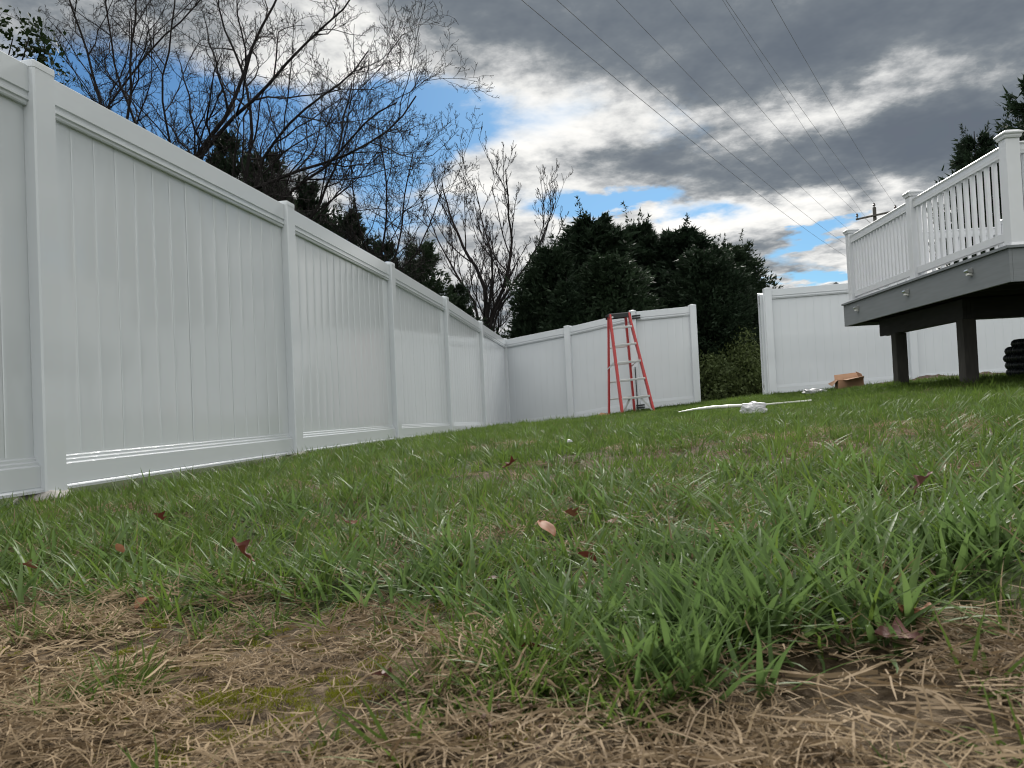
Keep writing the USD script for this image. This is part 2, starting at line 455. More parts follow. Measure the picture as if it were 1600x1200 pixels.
def build_ground():
    u = np.linspace(-1, 1, 420)
    ax = lambda c: c + np.sign(u) * .9 * (np.exp(6.05 * np.abs(u)) - 1)
    xs, ys = ax(.2), ax(1.4)
    X, Y = np.meshgrid(xs, ys, indexing='ij')
    Z = ground(X.ravel(), Y.ravel())
    V = np.stack([X.ravel(), Y.ravel(), Z], 1)
    n = len(u)
    i = (np.arange(n - 1)[:, None] * n + np.arange(n - 1)[None]).ravel()
    F = np.vstack([np.stack([i, i + n, i + n + 1], 1), np.stack([i, i + n + 1, i + 1], 1)])
    g = Graph()
    p = g.node('geometry', 'position')
    dr = g.node('attribute', 'fac', attribute='dry')
    n1 = g.node('noise_texture', 'fac', vector=p, scale=60.0, detail=5.0, roughness=.65)
    n2 = g.node('noise_texture', 'fac', vector=p, scale=7.0, detail=5.0)
    soil = g.node('rgb_ramp', 'color', fac=n1, ramp=[(.25, (.035, .026, .017)), (.5, (.085, .062, .039)), (.75, (.17, .13, .085))])
    grn = g.node('rgb_ramp', 'color', fac=n1, ramp=[(.25, (.022, .030, .012)), (.5, (.040, .060, .020)), (.8, (.085, .085, .040))])
    col = g.mix(g.smooth(g.m('add', dr, g.m('multiply', g.m('subtract', n2, .5), .8)), .2, .7), grn, soil)
    b = g.node('bump', 'normal', height=n1, strength=.9, distance=.012)
    s = g.node('principled_bsdf', 'BSDF', base_color=col, roughness=.95, specular_ior_level=.15, normal=b)
    mat = g.build('/World/Looks/ground', surface=s)
    m = usdkit.mesh(stage, '/World/lawn_ground', (V, F), mat, smooth=True)
    UsdGeom.PrimvarsAPI(m).CreatePrimvar('dry', Sdf.ValueTypeNames.FloatArray, 'vertex').Set(Vt.FloatArray.FromNumpy(dryness(V[:, 0], V[:, 1]).astype(np.float32)))
    tag(m.GetPrim(), kind='structure')


build_ground()

# ------------------------------------------------------------------ white vinyl fences
BOARD_W = 0.15
T = 0.038   # half thickness of a rail


def post_mesh(p, dirv, h=H_POST, w=.127):
    d = np.array([dirv[0], dirv[1], 0.0])
    a = math.atan2(d[1], d[0])
    b = w / 2
    c = .007
    pr = np.array([(-b + c, -b), (b - c, -b), (b, -b + c), (b, b - c), (b - c, b), (-b + c, b), (-b, b - c), (-b, -b + c)])
    R = np.array([[math.cos(a), -math.sin(a)], [math.sin(a), math.cos(a)]])
    q = pr @ R.T
    body = extrude(q, (p[0], p[1], p[2] - .25), (p[0], p[1], p[2] + h - .035), n=(1, 0, 0), u=(0, 1, 0))
    # cap: a band a little wider than the post, then a low pyramid
    def ring(s, z):
        return np.column_stack([(pr * s) @ R.T + p[:2], np.full(8, p[2] + z)])
    rows = [ring(1.02, h - .05), ring(1.02, h - .024), ring(.99, h - .019), ring(.05, h)]
    V = np.vstack(rows)
    f = []
    for r in range(3):
        for i in range(8):
            j = (i + 1) % 8
            f += [[r * 8 + i, r * 8 + j, r * 8 + 8 + j], [r * 8 + i, r * 8 + 8 + j, r * 8 + 8 + i]]
    f += [[24, 24 + i, 25 + i] for i in range(1, 7)]
    f += [[0, i + 1, i] for i in range(1, 7)]
    return body, trimesh.Trimesh(V, f, process=False)


def top_rail_profile():
    right = [(T - .003, .175), (T, .172), (T, .060), (T - .007, .056), (T - .007, .040), (T - .001, .036), (T - .001, .022), (T - .009, .018), (T - .009, .006), (T - .014, 0)]
    return [(-x, z) for x, z in reversed(right)] + right


def bottom_rail_profile():
    right = [(T + .010, 0), (T + .012, .012), (T + .002, .018), (T - .002, .021), (T, .024), (T, .112), (T - .010, .1185), (T - .010, .129), (T - .020, .1355), (T - .020, .146), (T - .0285, .152), (T - .0285, .160)]
    return right + [(-x, z) for x, z in reversed(right)]


def panel(parent, a, b, base=.045, ptop=1.905, inset=.0615, boards=True):
    """Rails and boards between the post bases a and b."""
    a, b = np.asarray(a, float), np.asarray(b, float)
    d = b - a
    L = np.linalg.norm(d[:2])
    e = d / L
    A, B = a + e * inset, b - e * inset
    n = np.cross(np.array([e[0], e[1], 0]), (0, 0, 1))
    tr = extrude(top_rail_profile(), A + (0, 0, ptop - .175), B + (0, 0, ptop - .175), n)
    obj('top_rail', tr, M['vinyl'], parent)
    br = extrude(bottom_rail_profile(), A + (0, 0, base), B + (0, 0, base), n)
    obj('bottom_rail', br, M['vinyl'], parent)
    Lb = np.linalg.norm((B - A)[:2])
    k = max(1, round(Lb / BOARD_W))
    w = Lb / k
    t, c = .009, .003
    h2 = w / 2 - .0001
    for i in range(k):
        m = A + e * (i + .5) * w
        qs = np.array([-1, -.985, -.95, -.88, -.72, -.4, 0, .4, .72, .88, .95, .985, 1])
        tt = t - .0017 * np.abs(qs) ** 14 - .0006 * qs ** 2
        pr = [(q * h2, -z) for q, z in zip(qs, tt)] + [(q * h2, z) for q, z in zip(qs[::-1], tt[::-1])]
        o = random.Random(i * 7 + int(abs(a[1]) * 31)).uniform(-.0012, .0012)
        m = m + n * o
        ee = np.array([e[0], e[1], 0])
        obj('board', extrude(pr, m + (0, 0, base + .15), m + (0, 0, ptop - .15), n=ee, u=n), M['vinyl'], parent, smooth=32)


def fence(name, pts, label, skip=(), own_posts=None):
    f = thing(name, label=label, category='fence')
    for i, p in enumerate(pts):
        if own_posts and i not in own_posts:
            continue
        d = (pts[min(i + 1, len(pts) - 1)] - pts[max(i - 1, 0)])
        body, cap = post_mesh(p, d)
        q = obj('post', body, M['vinyl'], f, smooth=25)
        obj('post_cap', cap, M['vinyl'], q, smooth=25)
        rng = random.Random(int(p[1] * 97))
    for i in range(len(pts) - 1):
        if i not in skip:
            panel(f, pts[i], pts[i + 1])
    return f


left_fence = fence('vinyl_fence', LEFT, 'long white vinyl privacy fence running away along the left side of the lawn')
back_fence = fence('vinyl_fence', BACK, 'short white vinyl fence run behind the red stepladder, ending at the gate gap', own_posts=(1, 2, 3))
right_fence = fence('vinyl_fence', RIGHT, 'white vinyl fence run behind and beneath the raised deck, right of the gate gap')
# black gate hardware on the post behind the ladder
hp = BACK[2]
hd = BACK[3] - BACK[2]
hd = hd / np.linalg.norm(hd)
hn = np.cross(np.array([hd[0], hd[1], 0]), (0, 0, 1))
for z in (1.80, .10):
    for k, dz in enumerate((-.022, .022)):
        c0 = hp + hn * .075 - hd * .03 + (0, 0, z + dz)
        obj('hinge', bar(c0, c0 + hd * .16, .022, .03, .004), M['black'], back_fence)
obj('drop_rod', tube([hp + hn * .085 - hd * .005 + (0, 0, .02), hp + hn * .085 - hd * .02 + (0, 0, .85)], .010, 6), M['black'], back_fence)

# open gate leaf behind the right fence's first post
gate = thing('gate', label='narrow white vinyl gate leaf swung open, seen edge-on beside the fence post at the gap', category='gate')
g0 = RIGHT[0] + np.array([-.055, .10, .0])
g1 = at(1187, 458, 14.62)
g1 = np.array([g1[0], g1[1], g1[2] - 1.86])
gd = g1 - g0
for p in (g0 + gd * .04, g1):
    q, cap = post_mesh(np.array([p[0], p[1], p[2] + .02]), gd, h=1.84, w=.09)
    q = obj('stile', q, M['vinyl'], gate, smooth=25)
    obj('stile_cap', cap, M['vinyl'], q, smooth=25)
panel(gate, g0 + gd * .04, g1, base=.06, ptop=1.82, inset=.045)

# concrete crumbs round the nearest posts
for i, (p, lab) in enumerate(((LEFT[2], 'crumbly concrete collar at the foot of the nearest left fence post'), (LEFT[3], 'crumbly concrete collar at the foot of the second left fence post'), (LEFT[4], 'crumbly concrete collar at the foot of the third left fence post'))):
    s = trimesh.creation.icosphere(3, 1.0)
    v = np.array(s.vertices)
    v *= (1 + .7 * (meshkit.fbm(v * 2.5 + i * 5, 3, i) - .5))[:, None]
    s.vertices = v * (.125, .125, .05) + (p[0], p[1], float(ground(p[0], p[1])) + .005)
    obj('post_footing', s, M['concrete'], smooth=40, label=lab, category='concrete footing')

# ------------------------------------------------------------------ raised deck
ZT = EYE[2] + 1.115           # top of the deck's fascia
C = hit_z(1576, 388, ZT)
FAR = hit_z(1318, 478, ZT)
dA = FAR - C
LA = np.linalg.norm(dA)
dA /= LA
dB = np.array([dA[1], -dA[0], 0.0])      # along the near side, to the right
nA = -dB                                  # outward from the long side
FH, FT = .286, .025
deck = thing('deck', label='raised grey deck with white railing standing on dark timber posts at the right', category='deck')
WB = 4.2
PT = lambda a, b, z: C + dA * a + dB * b + np.array([0, 0, z])
obj('fascia', bar(PT(-.0, .0125, -FH / 2), PT(LA, .0125, -FH / 2), FT, FH, .003), M['fascia'], deck)
obj('fascia', bar(PT(.0125, .027, -FH / 2 - .001), PT(.0125, WB, -FH / 2 - .001), FT, FH, .003), M['fascia'], deck)
obj('fascia', bar(PT(LA - .0125, .027, -FH / 2 - .001), PT(LA - .0125, WB, -FH / 2 - .001), FT, FH, .003), M['fascia'], deck)
nb = int((LA + .04) / .145)
for k in range(nb + 1):
    a = -.02 + (k + .5) * (LA + .04) / (nb + 1)
    obj('deck_board', bar(PT(a, -.022, .014), PT(a, WB, .014), (LA + .04) / (nb + 1) - .005, .025, .003), M['fascia'], deck)
for k in range(10):
    a = .05 + k * (LA - .1) / 9
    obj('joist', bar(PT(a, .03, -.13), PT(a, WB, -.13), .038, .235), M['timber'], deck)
ZB = EYE[2] + .67
IN = .45
p1, p2 = None, None
def on_inset(px, py):
    """The point on the beam's vertical plane that the pixel shows."""
    d = px_dir(px, py)
    q = C + dB * IN
    t = ((q - EYE) @ dB) / (d @ dB)
    return EYE + d * t
p1, p2 = on_inset(1404, 520), on_inset(1509, 500)
b0 = on_inset(1384, 515)
ZB2 = (p1[2] + p2[2]) / 2
bh = (ZT - FH + .045) - ZB2
s1, s2 = (p1 - C) @ dA, (p2 - C) @ dA
sb = (b0 - C) @ dA
for off in (-.042, .0, .042):
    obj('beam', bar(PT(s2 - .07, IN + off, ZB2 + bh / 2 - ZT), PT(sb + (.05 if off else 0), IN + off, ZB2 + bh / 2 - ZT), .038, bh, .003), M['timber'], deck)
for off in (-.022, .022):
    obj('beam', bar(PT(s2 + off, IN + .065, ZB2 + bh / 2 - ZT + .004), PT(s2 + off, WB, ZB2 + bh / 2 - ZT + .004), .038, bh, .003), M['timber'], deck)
for s, b in ((s1, IN), (s2, IN), (s1, IN + 2.6), (s2, IN + 2.6)):
    q = PT(s, b, 0)
    z0 = float(ground(q[0], q[1])) - .15
    a = math.atan2(dB[1], dB[0])
    h = ZB2 - z0 - .002
    m = extrude([(-.07 + .006, -.07), (.07 - .006, -.07), (.07, -.064), (.07, .064), (.064, .07), (-.064, .07), (-.07, .064), (-.07, -.064)], (q[0], q[1], z0), (q[0], q[1], z0 + h), n=dB, u=dA)
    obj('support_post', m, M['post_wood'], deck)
# railing
def rail_post(a, b):
    base = PT(a, b, .028)
    w = .058
    m = extrude([(-w + .004, -w), (w - .004, -w), (w, -w + .004), (w, w - .004), (w - .004, w), (-w + .004, w), (-w, w - .004), (-w, -w + .004)], base, base + (0, 0, .94), n=dB, u=dA)
    q = obj('railing_post', m, M['rail_white'], deck)
    rows = []
    for s, z in ((.066, .93), (.072, .945), (.072, .955), (.082, .965), (.084, .975), (.05, 1.0), (.012, 1.012)):
        rows.append([base + dB * x * s + dA * y * s + (0, 0, z) for x, y in ((-1, -1), (1, -1), (1, 1), (-1, 1))])
    V = np.array(rows).reshape(-1, 3)
    f = []
    for r in range(len(rows) - 1):
        for i in range(4):
            j = (i + 1) % 4
            f += [[r * 4 + i, r * 4 + j, r * 4 + 4 + j], [r * 4 + i, r * 4 + 4 + j, r * 4 + 4 + i]]
    e = (len(rows) - 1) * 4
    f += [[e, e + 1, e + 2], [e, e + 2, e + 3], [0, 2, 1], [0, 3, 2]]
    obj('post_cap', trimesh.Trimesh(V, f, process=False), M['rail_white'], q)
    sk = [base + dB * x * .075 + dA * y * .075 for x, y in ((-1, -1), (1, -1), (1, 1), (-1, 1))]
    sk2 = [base + dB * x * .062 + dA * y * .062 + (0, 0, .03) for x, y in ((-1, -1), (1, -1), (1, 1), (-1, 1))]
    V = np.array(sk + sk2)
    obj('post_skirt', trimesh.convex.convex_hull(V), M['rail_white'], q)


def railing(P0, P1, count):
    d = P1 - P0
    L = np.linalg.norm(d)
    e = d / L
    A, B = P0 + e * .06, P1 - e * .06
    n = np.cross(e, (0, 0, 1))
    tp = [(-.045, .0), (.045, 0), (.045, .018), (.030, .030), (.026, .075), (.030, .08), (.036, .092), (.026, .104), (-.026, .104), (-.036, .092), (-.030, .08), (-.026, .075), (-.030, .03), (-.045, .018)]
    tp = [(x * .62 if z < .03 else x, z) for x, z in tp]
    obj('top_rail', extrude(tp, A + (0, 0, .80), B + (0, 0, .80), n), M['rail_white'], deck)
    obj('bottom_rail', bar(A + (0, 0, .105), B + (0, 0, .105), .044, .075, .004), M['rail_white'], deck)
    for k in range(count):
        p = A + (B - A) * (k + .5) / count
        obj('baluster', bar(p + (0, 0, .14), p + (0, 0, .805), .036, .036, .003, u=n), M['rail_white'], deck)


RB = .11


def a_of(px, py):
    d = px_dir(px, py)
    t = ((C + dB * RB - EYE) @ dB) / (d @ dB)
    return (EYE + d * t - C) @ dA


aN, aM, aF = .10, a_of(1433, 425), LA - .12
for a in (aN, aM, aF):
    rail_post(a, RB)
railing(PT(aN, RB, .028), PT(aM, RB, .028), 14)
railing(PT(aM, RB, .028), PT(aF, RB, .028), 18)
rail_post(aF, 2.1)
rail_post(aF, WB - .1)
railing(PT(aF, RB, .028), PT(aF, 2.1, .028), 16)
railing(PT(aF, 2.1, .028), PT(aF, WB - .1, .028), 16)
rail_post(aN, 2.1)
railing(PT(aN, RB, .028), PT(aN, 2.1, .028), 16)
# three little lamps on the fascia
for (px, py), lab in zip(((1341, 482), (1419, 457), (1518, 425)), ('small silver lamp on the grey deck fascia, farthest of three', 'small silver lamp on the grey deck fascia, middle of three', 'small silver lamp on the grey deck fascia, nearest of three')):
    d = px_dir(px, py)
    t = ((C - EYE) @ dB) / (d @ dB)
    q = EYE + d * t
    lt = thing('deck_light', q, math.atan2(dA[1], dA[0]), label=lab, category='lamp', group='lamps on the deck fascia')
    # local x along the fascia, local y outward
    obj('back_plate', box((0, .004, 0), (.05, .007, .075)), M['steel'], lt)
    hood = extrude([(.006, .032), (.006, -.012), (.045, -.004), (.055, .010), (.05, .024)], (-.034, 0, 0), (.034, 0, 0), n=(0, 1, 0), u=(0, 0, 1))
    obj('hood', hood, M['steel'], lt)
    obj('lens', box((0, .026, -.020), (.05, .030, .018)), M['lens'], lt)

# ------------------------------------------------------------------ red stepladder
def ladder():
    lx = at(983, 640, 13.35)
    z0 = float(ground(lx[0], lx[1]))
    t = thing('stepladder', (lx[0], lx[1], z0 - .01), label='red fibreglass stepladder standing open on the grass before the back fence', category='ladder')
    Hh = 1.76
    yaw, lean = math.radians(9), math.radians(3.8)
    Rz = trimesh.transformations.rotation_matrix(yaw, [0, 0, 1])[:3, :3]
    Ry = trimesh.transformations.rotation_matrix(-lean, [0, 1, 0])[:3, :3]
    W = lambda p: Rz @ (Ry @ np.asarray(p, float))
    fy0, fy1, by0 = -.50, -.07, .44
    fx = lambda z: .275 - .105 * z / Hh
    fyy = lambda z: fy0 + (fy1 - fy0) * z / Hh
    for s in (-1, 1):
        obj('front_rail', bar(W((s * fx(0), fy0, 0)), W((s * fx(Hh), fy1, Hh)), .036, .08, .006, u=W((0, 1, .2))), M['red'], t)
        obj('rear_leg', bar(W((s * .24, by0, 0)), W((s * .155, .07, Hh - .03)), .032, .06, .005, u=W((0, 1, -.2))), M['red'], t)
        for y, x in ((fy0, fx(0)), (by0, .24)):
            obj('foot', box((0, 0, 0), (.05, .085, .03)).apply_translation(W((s * x, y, .012))), M['black'], t)
        obj('spreader', bar(W((s * (fx(.95) + .0), fyy(.95) + .02, .95)), W((s * .215, .30, .83)), .006, .022), M['alu'], t)
        obj('knee_brace', bar(W((s * .10, fyy(.30), .285)), W((s * (fx(.06) - .018), fyy(.06), .06)), .02, .028), M['alu'], t)
    for k in range(5):
        z = .305 * (k + 1) - .005
        x = fx(z) - .012
        obj('step', bar(W((-x, fyy(z), z)), W((x, fyy(z), z)), .085, .036, .004), M['alu'], t)
        if k < 4:
            zz = .30 * (k + 1)
            yb = by0 + (.07 - by0) * zz / Hh
            xb = .24 - .08 * zz / Hh
            obj('rear_brace', bar(W((-xb, yb, zz)), W((xb, yb, zz)), .018, .03, .003), M['alu'], t)
    cap = cat([bar(W((-.185, 0, Hh + .0)), W((.185, 0, Hh + .0)), .17, .04, .012), bar(W((-.20, -.10, Hh - .03)), W((.20, -.10, Hh - .03)), .02, .075, .006), bar(W((-.20, .10, Hh - .03)), W((.20, .10, Hh - .03)), .02, .075, .006)])
    obj('top_cap', cap, M['black'], t)
    obj('bolt', tube([W((-.14, -.12, Hh - .05)), W((-.14, -.105, Hh - .05))], .018, 10), M['alu'], t)


ladder()

# ------------------------------------------------------------------ things lying about
def crumple(seed, size, n=4, amp=.5):
    s = trimesh.creation.icosphere(n, 1.0)
    v = np.array(s.vertices)
    r = 1 + amp * (np.abs(meshkit.fbm(v * 1.5 + seed, 3, seed) - .5) * 2.6 - .35)
    v = v * r[:, None]
    v[:, 2] = np.maximum(v[:, 2], -.25)
    s.vertices = v * np.asarray(size)
    return s


q = gpt(1178, 642, .05)
z = float(ground(q[0], q[1]))
m = crumple(3, (.10, .09, .07), 4, .35)
m.apply_translation((q[0], q[1], z + .05))
obj('plastic_bag', m, M['film'], smooth=35, label='crumpled white plastic bag lying on the lawn before the gate gap', category='plastic bag')
q = gpt(1272, 613, .05)
z = float(ground(q[0], q[1]))
m = crumple(8, (.19, .13, .055), 4, .5)
m.apply_translation((q[0], q[1], z + .05))
obj('plastic_film', m, M['film'], smooth=35, label='flat crumpled clear-white plastic film on the grass left of the cardboard box', category='plastic film')


def on_ground(px, Y, lift=0.0):
    p = at(px, 620, Y)
    return np.array([p[0], p[1], float(ground(p[0], p[1])) + lift])


path = [gpt(a, b, .07) + (0, 0, .055 + c) for a, b, c in ((1060, 641, 0), (1085, 638.7, .01), (1112, 636.5, .015), (1150, 634.5, .018), (1190, 632, .012), (1230, 628.5, .012), (1268, 625, .012))]
pv, pf = tubes(np.array(path)[None], np.array([[.004, .009, .014, .015, .009, .008, .008]]), 8)
obj('vinyl_strip', trimesh.Trimesh(pv, pf, process=False), M['strip'], smooth=40, label='long thin pale vinyl strip lying across the grass before the gate gap', category='trim strip')

# cardboard box with open flaps
def cardboard():
    q = at(1327, 604, 11.7)
    z = float(ground(q[0], q[1]))
    t = thing('cardboard_box', (q[0], q[1], z - .01), math.radians(-14), label='brown open cardboard box with bent flaps on the grass left of the deck posts', category='box')
    w, d, h, k = .36, .30, .17, .005
    for nm, c, s in (('side', (0, -d / 2, h / 2), (w, k, h)), ('side', (0, d / 2, h / 2), (w, k, h)), ('end', (-w / 2 + k / 2, 0, h / 2), (k, d - 2 * k, h)), ('end', (w / 2 - k / 2, 0, h / 2), (k, d - 2 * k, h))):
        obj(nm, box(c, s), M['card_dark' if nm == 'side' and c[1] < 0 else 'card'], t)
    obj('base', box((0, 0, .006), (w - .01, d - .01, .005)), M['card'], t)
    def flap(pts):
        pts = np.array(pts, float)
        nrm = np.cross(pts[1] - pts[0], pts[3] - pts[0])
        nrm /= np.linalg.norm(nrm)
        V = np.vstack([pts + nrm * .002, pts - nrm * .002])
        return trimesh.convex.convex_hull(V)
    obj('flap', flap([(-w / 2 + .07, -d / 2, h), (w / 2, -d / 2, h), (w / 2 - .01, -d / 2 - .10, h + .10 - .06), (-w / 2 + .10, -d / 2 - .12, h - .01)]), M['card'], t)
    obj('flap', flap([(-w / 2, -d / 2, h), (-w / 2, d / 2, h), (-w / 2 - .10, d / 2, h - .05), (-w / 2 - .09, -d / 2 - .01, h - .09)]), M['card'], t)
    obj('flap', flap([(w / 2, -d / 2, h), (w / 2, d / 2, h), (w / 2 - .05, d / 2, h + .12), (w / 2 - .03, -d / 2, h + .08)]), M['card'], t)
    obj('flap', flap([(-w / 2, d / 2, h), (w / 2, d / 2, h), (w / 2, d / 2 + .05, h + .11), (-w / 2, d / 2 + .03, h + .08)]), M['card'], t)


cardboard()
q = at(944, 641, 13.0)
z = float(ground(q[0], q[1]))
m = trimesh.convex.convex_hull(np.array([(-.16, 0, .02), (.12, -.06, .01), (.16, .10, .03), (-.10, .14, .05), (-.05, .02, .10), (.08, .08, .07)]))
m.apply_translation((q[0], q[1], z))
obj('cardboard_scrap', m, M['card'], label='folded brown cardboard scrap beside the left foot of the stepladder', category='cardboard')

# coil of black corrugated pipe
def coil():
    q = at(1622, 600, 9.2)
    z = float(ground(q[0], q[1]))
    t = thing('drain_pipe_coil', (q[0], q[1], z), label='stacked coil of black corrugated drain pipe on the soil under the deck', category='pipe coil')
    for k in range(5):
        a = np.linspace(0, 2 * np.pi, 121)
        R = .285 - .012 * abs(k - 1.5) - (.05 if k == 4 else 0)
        P = np.stack([R * np.cos(a) + .01 * math.sin(k * 2.1), R * np.sin(a), (.055 + .086 * k) + 0 * a], 1)
        r = .050 + .005 * np.sign(np.sin(a * 40))
        v, f = tubes(P[None], r[None], 10)
        obj('loop', trimesh.Trimesh(v, f, process=False), M['pipe'], t, smooth=50)


coil()
# soil heap by the right fence
def soil_heap():
    n = 60
    u = np.linspace(-1, 1, n)
    X, Y = np.meshgrid(u, u, indexing='ij')
    c = at(1500, 596, 11.6)
    x, y = c[0] + X * 1.7, c[1] + Y * .75
    h = np.clip(1 - X ** 2 - Y ** 2, 0, 1) ** .7
    p = np.stack([x, y, 0 * x], -1)
    h = h * (.03 + .10 * meshkit.fbm(p * 3, 3, 4) + .05 * meshkit.noise(p * 14, 6))
    Z = ground(x.ravel(), y.ravel()).reshape(x.shape) + h - .015
    V = np.stack([x.ravel(), y.ravel(), Z.ravel()], 1)
    i = (np.arange(n - 1)[:, None] * n + np.arange(n - 1)[None]).ravel()
    F = np.vstack([np.stack([i, i + n, i + n + 1], 1), np.stack([i, i + n + 1, i + 1], 1)])
    obj('soil_heap', (V, F), M['soil'], smooth=True, label='low heap of brown soil under the deck along the right fence', category='soil')


soil_heap()


def leaf_mesh(seed, size, lobed=False):
    r = random.Random(seed)
    n = 15
    ts = np.linspace(0, 1, n)
    w = np.sin(np.pi * ts ** .8) ** .8 * .36
    if lobed:
        w *= 1 + .45 * np.sin(ts * 5.2 * np.pi + 1)
    w[0] = w[-1] = .004
    cross = np.array([-1, -.5, 0, .5, 1.0])
    c1, c2, tw = r.uniform(-1.2, 1.2), r.uniform(.4, 1.5), r.uniform(-.5, .5)
    V = []
    for t, ww in zip(ts, w):
        for c in cross:
            x, y = (t - .5), c * ww
            z = .35 * c1 * (t - .5) ** 2 + c2 * .9 * y * y + tw * (t - .5) * y + .03 * math.sin(9 * t + 4 * c + seed)
            V.append((x, y, z))
    V = np.array(V) * size
    f = []
    for i in range(n - 1):
        for j in range(4):
            a = i * 5 + j
            f += [[a, a + 1, a + 6], [a, a + 6, a + 5]]
    return V, np.array(f)


leaves = [
    (378, 868, .075, 'leaf_red', 'dark red curled leaf standing in the grass left of centre', .05, True),
    (228, 945, .055, 'leaf_pale', 'orange-brown oval leaf at the edge of the dry ground on the left', .012, False),
    (548, 820, .06, 'leaf_brown', 'brown dead leaf in the grass below the second fence post', .04, True),
    (250, 808, .05, 'leaf_red', 'small maroon leaf in the grass below the nearest fence panel', .04, True),
    (855, 826, .06, 'leaf_pale', 'pale tan curled leaf in the grass near the centre', .05, False),
    (918, 872, .045, 'leaf_red', 'narrow rust-red leaf right of the pale curled centre leaf', .035, False),
    (797, 727, .09, 'leaf_red', 'dark maroon leaf far out on the lawn below the corner of the fences', .05, True),
    (1402, 1000, .062, 'leaf_mauve', 'mauve-brown glossy star-shaped leaf on the dry soil at the right', .014, True),
    (1432, 963, .06, 'leaf_pale', 'pale orange-tan leaf half under grass at the right', .016, False),
    (45, 885, .05, 'leaf_brown', 'reddish brown leaf in the grass at the left picture edge', .03, True),
    (775, 905, .045, 'leaf_red', 'thin red-brown leaf lying in the green tuft at centre', .02, False),
    (893, 805, .05, 'leaf_brown', 'dull brown leaf just above and right of the pale curled leaf', .03, True),
    (960, 815, .045, 'leaf_brown', 'small tan-brown leaf in the lawn right of centre', .03, False),
    (1440, 755, .07, 'leaf_mauve', 'dusty pink-brown leaf in the sunlit lawn at the right', .045, True),
    (600, 1058, .035, 'leaf_mauve', 'tiny grey-mauve shrivelled leaf on the straw in front', .008, True),
    (188, 860, .04, 'leaf_pale', 'small pale leaf in the grass left of the dark red curled leaf', .03, False),
    (1032, 1010, .035, 'leaf_red', 'small red leaf fragment in the base of the broad tuft', .02, False),
    (832, 1020, .03, 'leaf_red', 'tiny dark red leaf scrap left of the broad tuft', .015, False),
]
for i, (px, py, s, mt, lab, lift, lob) in enumerate(leaves):
    lift = lift + (.018 if lift > .02 else .006)
    p = gpt(px, py, lift)
    r = random.Random(i + 40)
    V, Fc = leaf_mesh(i, s * .72, lob)
    R = trimesh.transformations.euler_matrix(r.uniform(-.5, .5), r.uniform(-.5, .5) + (.5 if lift > .03 else 0), r.uniform(0, 6.28))[:3, :3]
    obj('fallen_leaf', (V @ R.T + p + (0, 0, lift), Fc), M[mt], smooth=True, label=lab, category='leaf', group='leaves fallen on the lawn')
p = gpt(890, 690, .05)
m = crumple(5, (.013, .012, .010), 2, .4)
m.apply_translation(p + (0, 0, .05))
obj('paper_scrap', m, M['film'], label='tiny white scrap on the far lawn below the back fence', category='scrap')

# ------------------------------------------------------------------ trees
def grow(stems, seed, levels=4, dens=(9, 7, 5, 4), ratio=.46, bend=.23, upward=.25, rmin=.0035, droop=0.0):
    """stems: list of (points, r0, r1). Returns (limbs mesh, twigs mesh)."""
    rng = np.random.default_rng(seed)
    cur = []
    for pts, r0, r1 in stems:
        pts = np.asarray(pts, float)
        s = np.r_[0, np.cumsum(np.linalg.norm(np.diff(pts, axis=0), axis=1))]
        t = np.linspace(0, s[-1], 22)
        P = np.stack([np.interp(t, s, pts[:, k]) for k in range(3)], 1)
        P[1:-1] = (P[:-2] + 2 * P[1:-1] + P[2:]) / 4
        P[1:-1] += rng.normal(0, .012, (20, 3))
        cur.append((P, np.linspace(r0, r1, 22), s[-1]))
    limbs = [tubes(np.array([c[0] for c in cur]), np.array([c[1] for c in cur]), 8)]
    P = np.array([c[0] for c in cur])
    R = np.array([c[1] for c in cur])
    L = np.array([c[2] for c in cur])
    first = True
    twigs = []
    for lev in range(levels):
        K = 5 if lev == 3 else 7
        n = dens[lev]
        N, KK = R.shape
        par = np.repeat(np.arange(N), n)
        lo = .30 if first else .12
        f = (lo + (1 - lo) * (np.tile(np.arange(n), N) + rng.uniform(0, 1, N * n)) / n) * (KK - 1)
        f = np.clip(f, 0, KK - 1.001)
        i0 = f.astype(int)
        w = (f - i0)[:, None]
        base = P[par, i0] * (1 - w) + P[par, i0 + 1] * w
        r = R[par, i0] * (1 - w[:, 0]) + R[par, i0 + 1] * w[:, 0]
        tang = P[par, i0 + 1] - P[par, i0]
        tang /= np.linalg.norm(tang, axis=1, keepdims=True)
        rnd = rng.normal(size=(len(par), 3))
        side = np.cross(tang, rnd)
        side /= np.linalg.norm(side, axis=1, keepdims=True)
        ang = np.radians(rng.uniform(28, 62, len(par)))[:, None]
        d = tang * np.cos(ang) + side * np.sin(ang)
        ln = L[par] * (ratio * rng.uniform(.55, 1.25, len(par))) * (1 - .45 * f / (KK - 1))
        if first:
            ln = np.minimum(ln, 2.0)
        r0 = np.maximum(np.minimum(r * .62, .0105 * ln + .002), rmin)
        seg = (ln / (K - 1))[:, None]
        pts = [base]
        for k in range(K - 1):
            d = d + rng.normal(0, bend, d.shape) + np.array([0, 0, upward * .35 - droop * .1 * k])
            d /= np.linalg.norm(d, axis=1, keepdims=True)
            pts.append(pts[-1] + d * seg)
        P2 = np.stack(pts, 1)
        R2 = np.maximum(r0[:, None] * np.linspace(1, .35, K), rmin * .8)
        (limbs if lev == 0 else twigs).append(tubes(P2, R2, 5 if lev == 0 else 3))
        P, R, L, first = P2, R2, ln, False
    return merge(limbs), merge(twigs)


